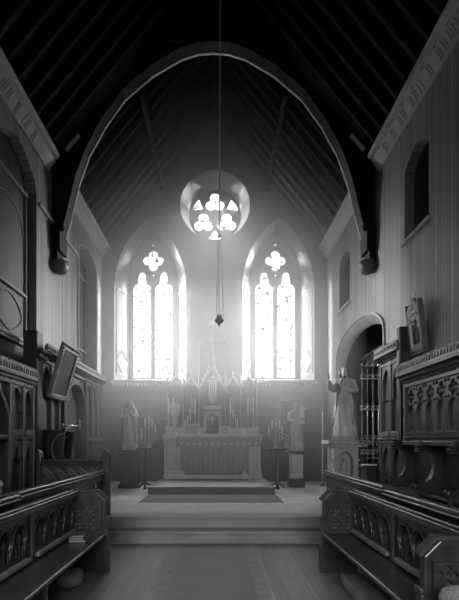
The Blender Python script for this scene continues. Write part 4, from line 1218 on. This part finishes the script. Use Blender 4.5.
# ---- sanctuary lamp
K = 11.3; s = K/600; x = PX(219.3,K); y = DF*K
sl = thing('sanctuary_lamp','hanging sanctuary lamp on a long cord with three chains before the altar','lamp',(x,y,PZ(321,K)))
zr = PZ(236,K); zbw = PZ(321,K)
MB().tube([(x+.02,y,wslope(x)-.1),(x,y,zr)],.011,6).build('cord','rope',sl)
MB().lathe([(.01,-.03),(.035,-.02),(.04,0),(.02,.03),(.006,.05)],(x,y,zr),10).build('ceiling_crown','brass',sl,smooth=True)
for k in range(3):
    a = 2*PI*k/3+.35
    b = MB(); p0 = Vector((x+.035*math.cos(a),y+.035*math.sin(a),zr-.01)); p1 = Vector((x+.08*math.cos(a),y+.08*math.sin(a),zbw+.01))
    b.tube([p0,p1],.0055,5); b.build('chain','brass',sl)
MB().lathe([(.012,-.10),(.02,-.09),(.012,-.07),(.05,-.04),(.085,0),(.09,.02),(.07,.025)],(x,y,zbw),16).build('bowl','pale_stone',sl,smooth=True)
MB().lathe([(.045,0),(.05,.05),(.042,.09)],(x,y,zbw+.02),12).build('glass','wax',sl,smooth=True)

# ================================================================== HAZE, LIGHT, CAMERA
HAZE = .205  # density of the volume added to give the glow around the windows
hz = bpy.data.materials.new('glow_haze'); hz.use_nodes = True
nt = hz.node_tree; nt.nodes.remove(nt.nodes['Principled BSDF'])
vs_ = nt.nodes.new('ShaderNodeVolumeScatter'); vs_.inputs['Density'].default_value = .17; vs_.inputs['Anisotropy'].default_value = .62
g_ = nt.nodes.new('ShaderNodeNewGeometry'); sp_ = nt.nodes.new('ShaderNodeSeparateXYZ'); nt.links.new(g_.outputs['Position'], sp_.inputs[0])
rp_ = nt.nodes.new('ShaderNodeValToRGB'); e_ = rp_.color_ramp.elements
mz = nt.nodes.new('ShaderNodeMath'); mz.operation = 'DIVIDE'; mz.inputs[1].default_value = 10.; nt.links.new(sp_.outputs['Z'], mz.inputs[0])
e_[0].position = .05; e_[0].color = (.40,.40,.40,1); e_[1].position = .98; e_[1].color = (.20,.20,.20,1)
for ps_,v_ in ((.32,.95),(.60,1.),(.78,.55)):  # thickest at window height, shaping where the glow gathers
    q_ = e_.new(ps_); q_.color = (v_,v_,v_,1)
nt.links.new(mz.outputs[0], rp_.inputs[0])
dn = nt.nodes.new('ShaderNodeMath'); dn.operation = 'MULTIPLY'; dn.inputs[1].default_value = HAZE; nt.links.new(rp_.outputs[0], dn.inputs[0]); nt.links.new(dn.outputs[0], vs_.inputs['Density'])
nt.links.new(vs_.outputs[0], nt.nodes['Material Output'].inputs['Volume'])
M['haze'] = hz
b = MB().box(XL+.01,XR-.01,8.62,YB-.005,ZS+.6-.59,10.7)
h = b.build('haze','haze'); tag(h,'thin luminous haze added in the sanctuary for the glow around the windows','haze',kind='stuff')

w = bpy.data.worlds.new('sky'); SC.world = w; w.use_nodes = True
bg = w.node_tree.nodes['Background']; bg.inputs['Color'].default_value = (1,1,1,1); bg.inputs['Strength'].default_value = .25

def area(name, loc, target, sx, sz, power, spread=PI):
    l = bpy.data.lights.new(name,'AREA'); l.shape = 'RECTANGLE'; l.size = sx; l.size_y = sz; l.energy = power; l.spread = spread
    o = bpy.data.objects.new(name,l); COL.objects.link(o); o.location = loc
    o.rotation_euler = (Vector(target)-Vector(loc)).to_track_quat('-Z','Y').to_euler(); return o
area('daylight', (0,18.5,16.5), (0,10.5,4.5), 18, 8, 38000)
area('daylight_north', (-9.4,17.2,8.2), (-1.0,11.4,5.3), 4, 4, 30000)
area('daylight_south', (9.2,17.2,8.2), (.9,11.4,5.3), 4, 4, 30000)
area('nave_daylight', (-.5,-2.8,3.0), (0,4.6,0), 4, 2.5, 62, 1.3)

cam = bpy.data.cameras.new('camera'); co = bpy.data.objects.new('camera', cam); COL.objects.link(co)
co.location = (0,0,1.5); co.rotation_euler = (PI/2,0,0)
cam.sensor_width = 36; cam.sensor_fit = 'AUTO'; cam.lens = 36*420/600
cam.shift_x = 12.5/600; cam.shift_y = 141/600; cam.clip_start = .05
SC.camera = co
SC.view_settings.view_transform = 'Standard'; SC.view_settings.look = 'None'
SC.view_settings.exposure = 0.; SC.view_settings.gamma = 1.; SC.view_settings.use_curve_mapping = False
cy = SC.cycles
cy.max_bounces = 8; cy.diffuse_bounces = 5; cy.volume_bounces = 2; cy.use_denoising = True
cy.volume_step_rate = 2.
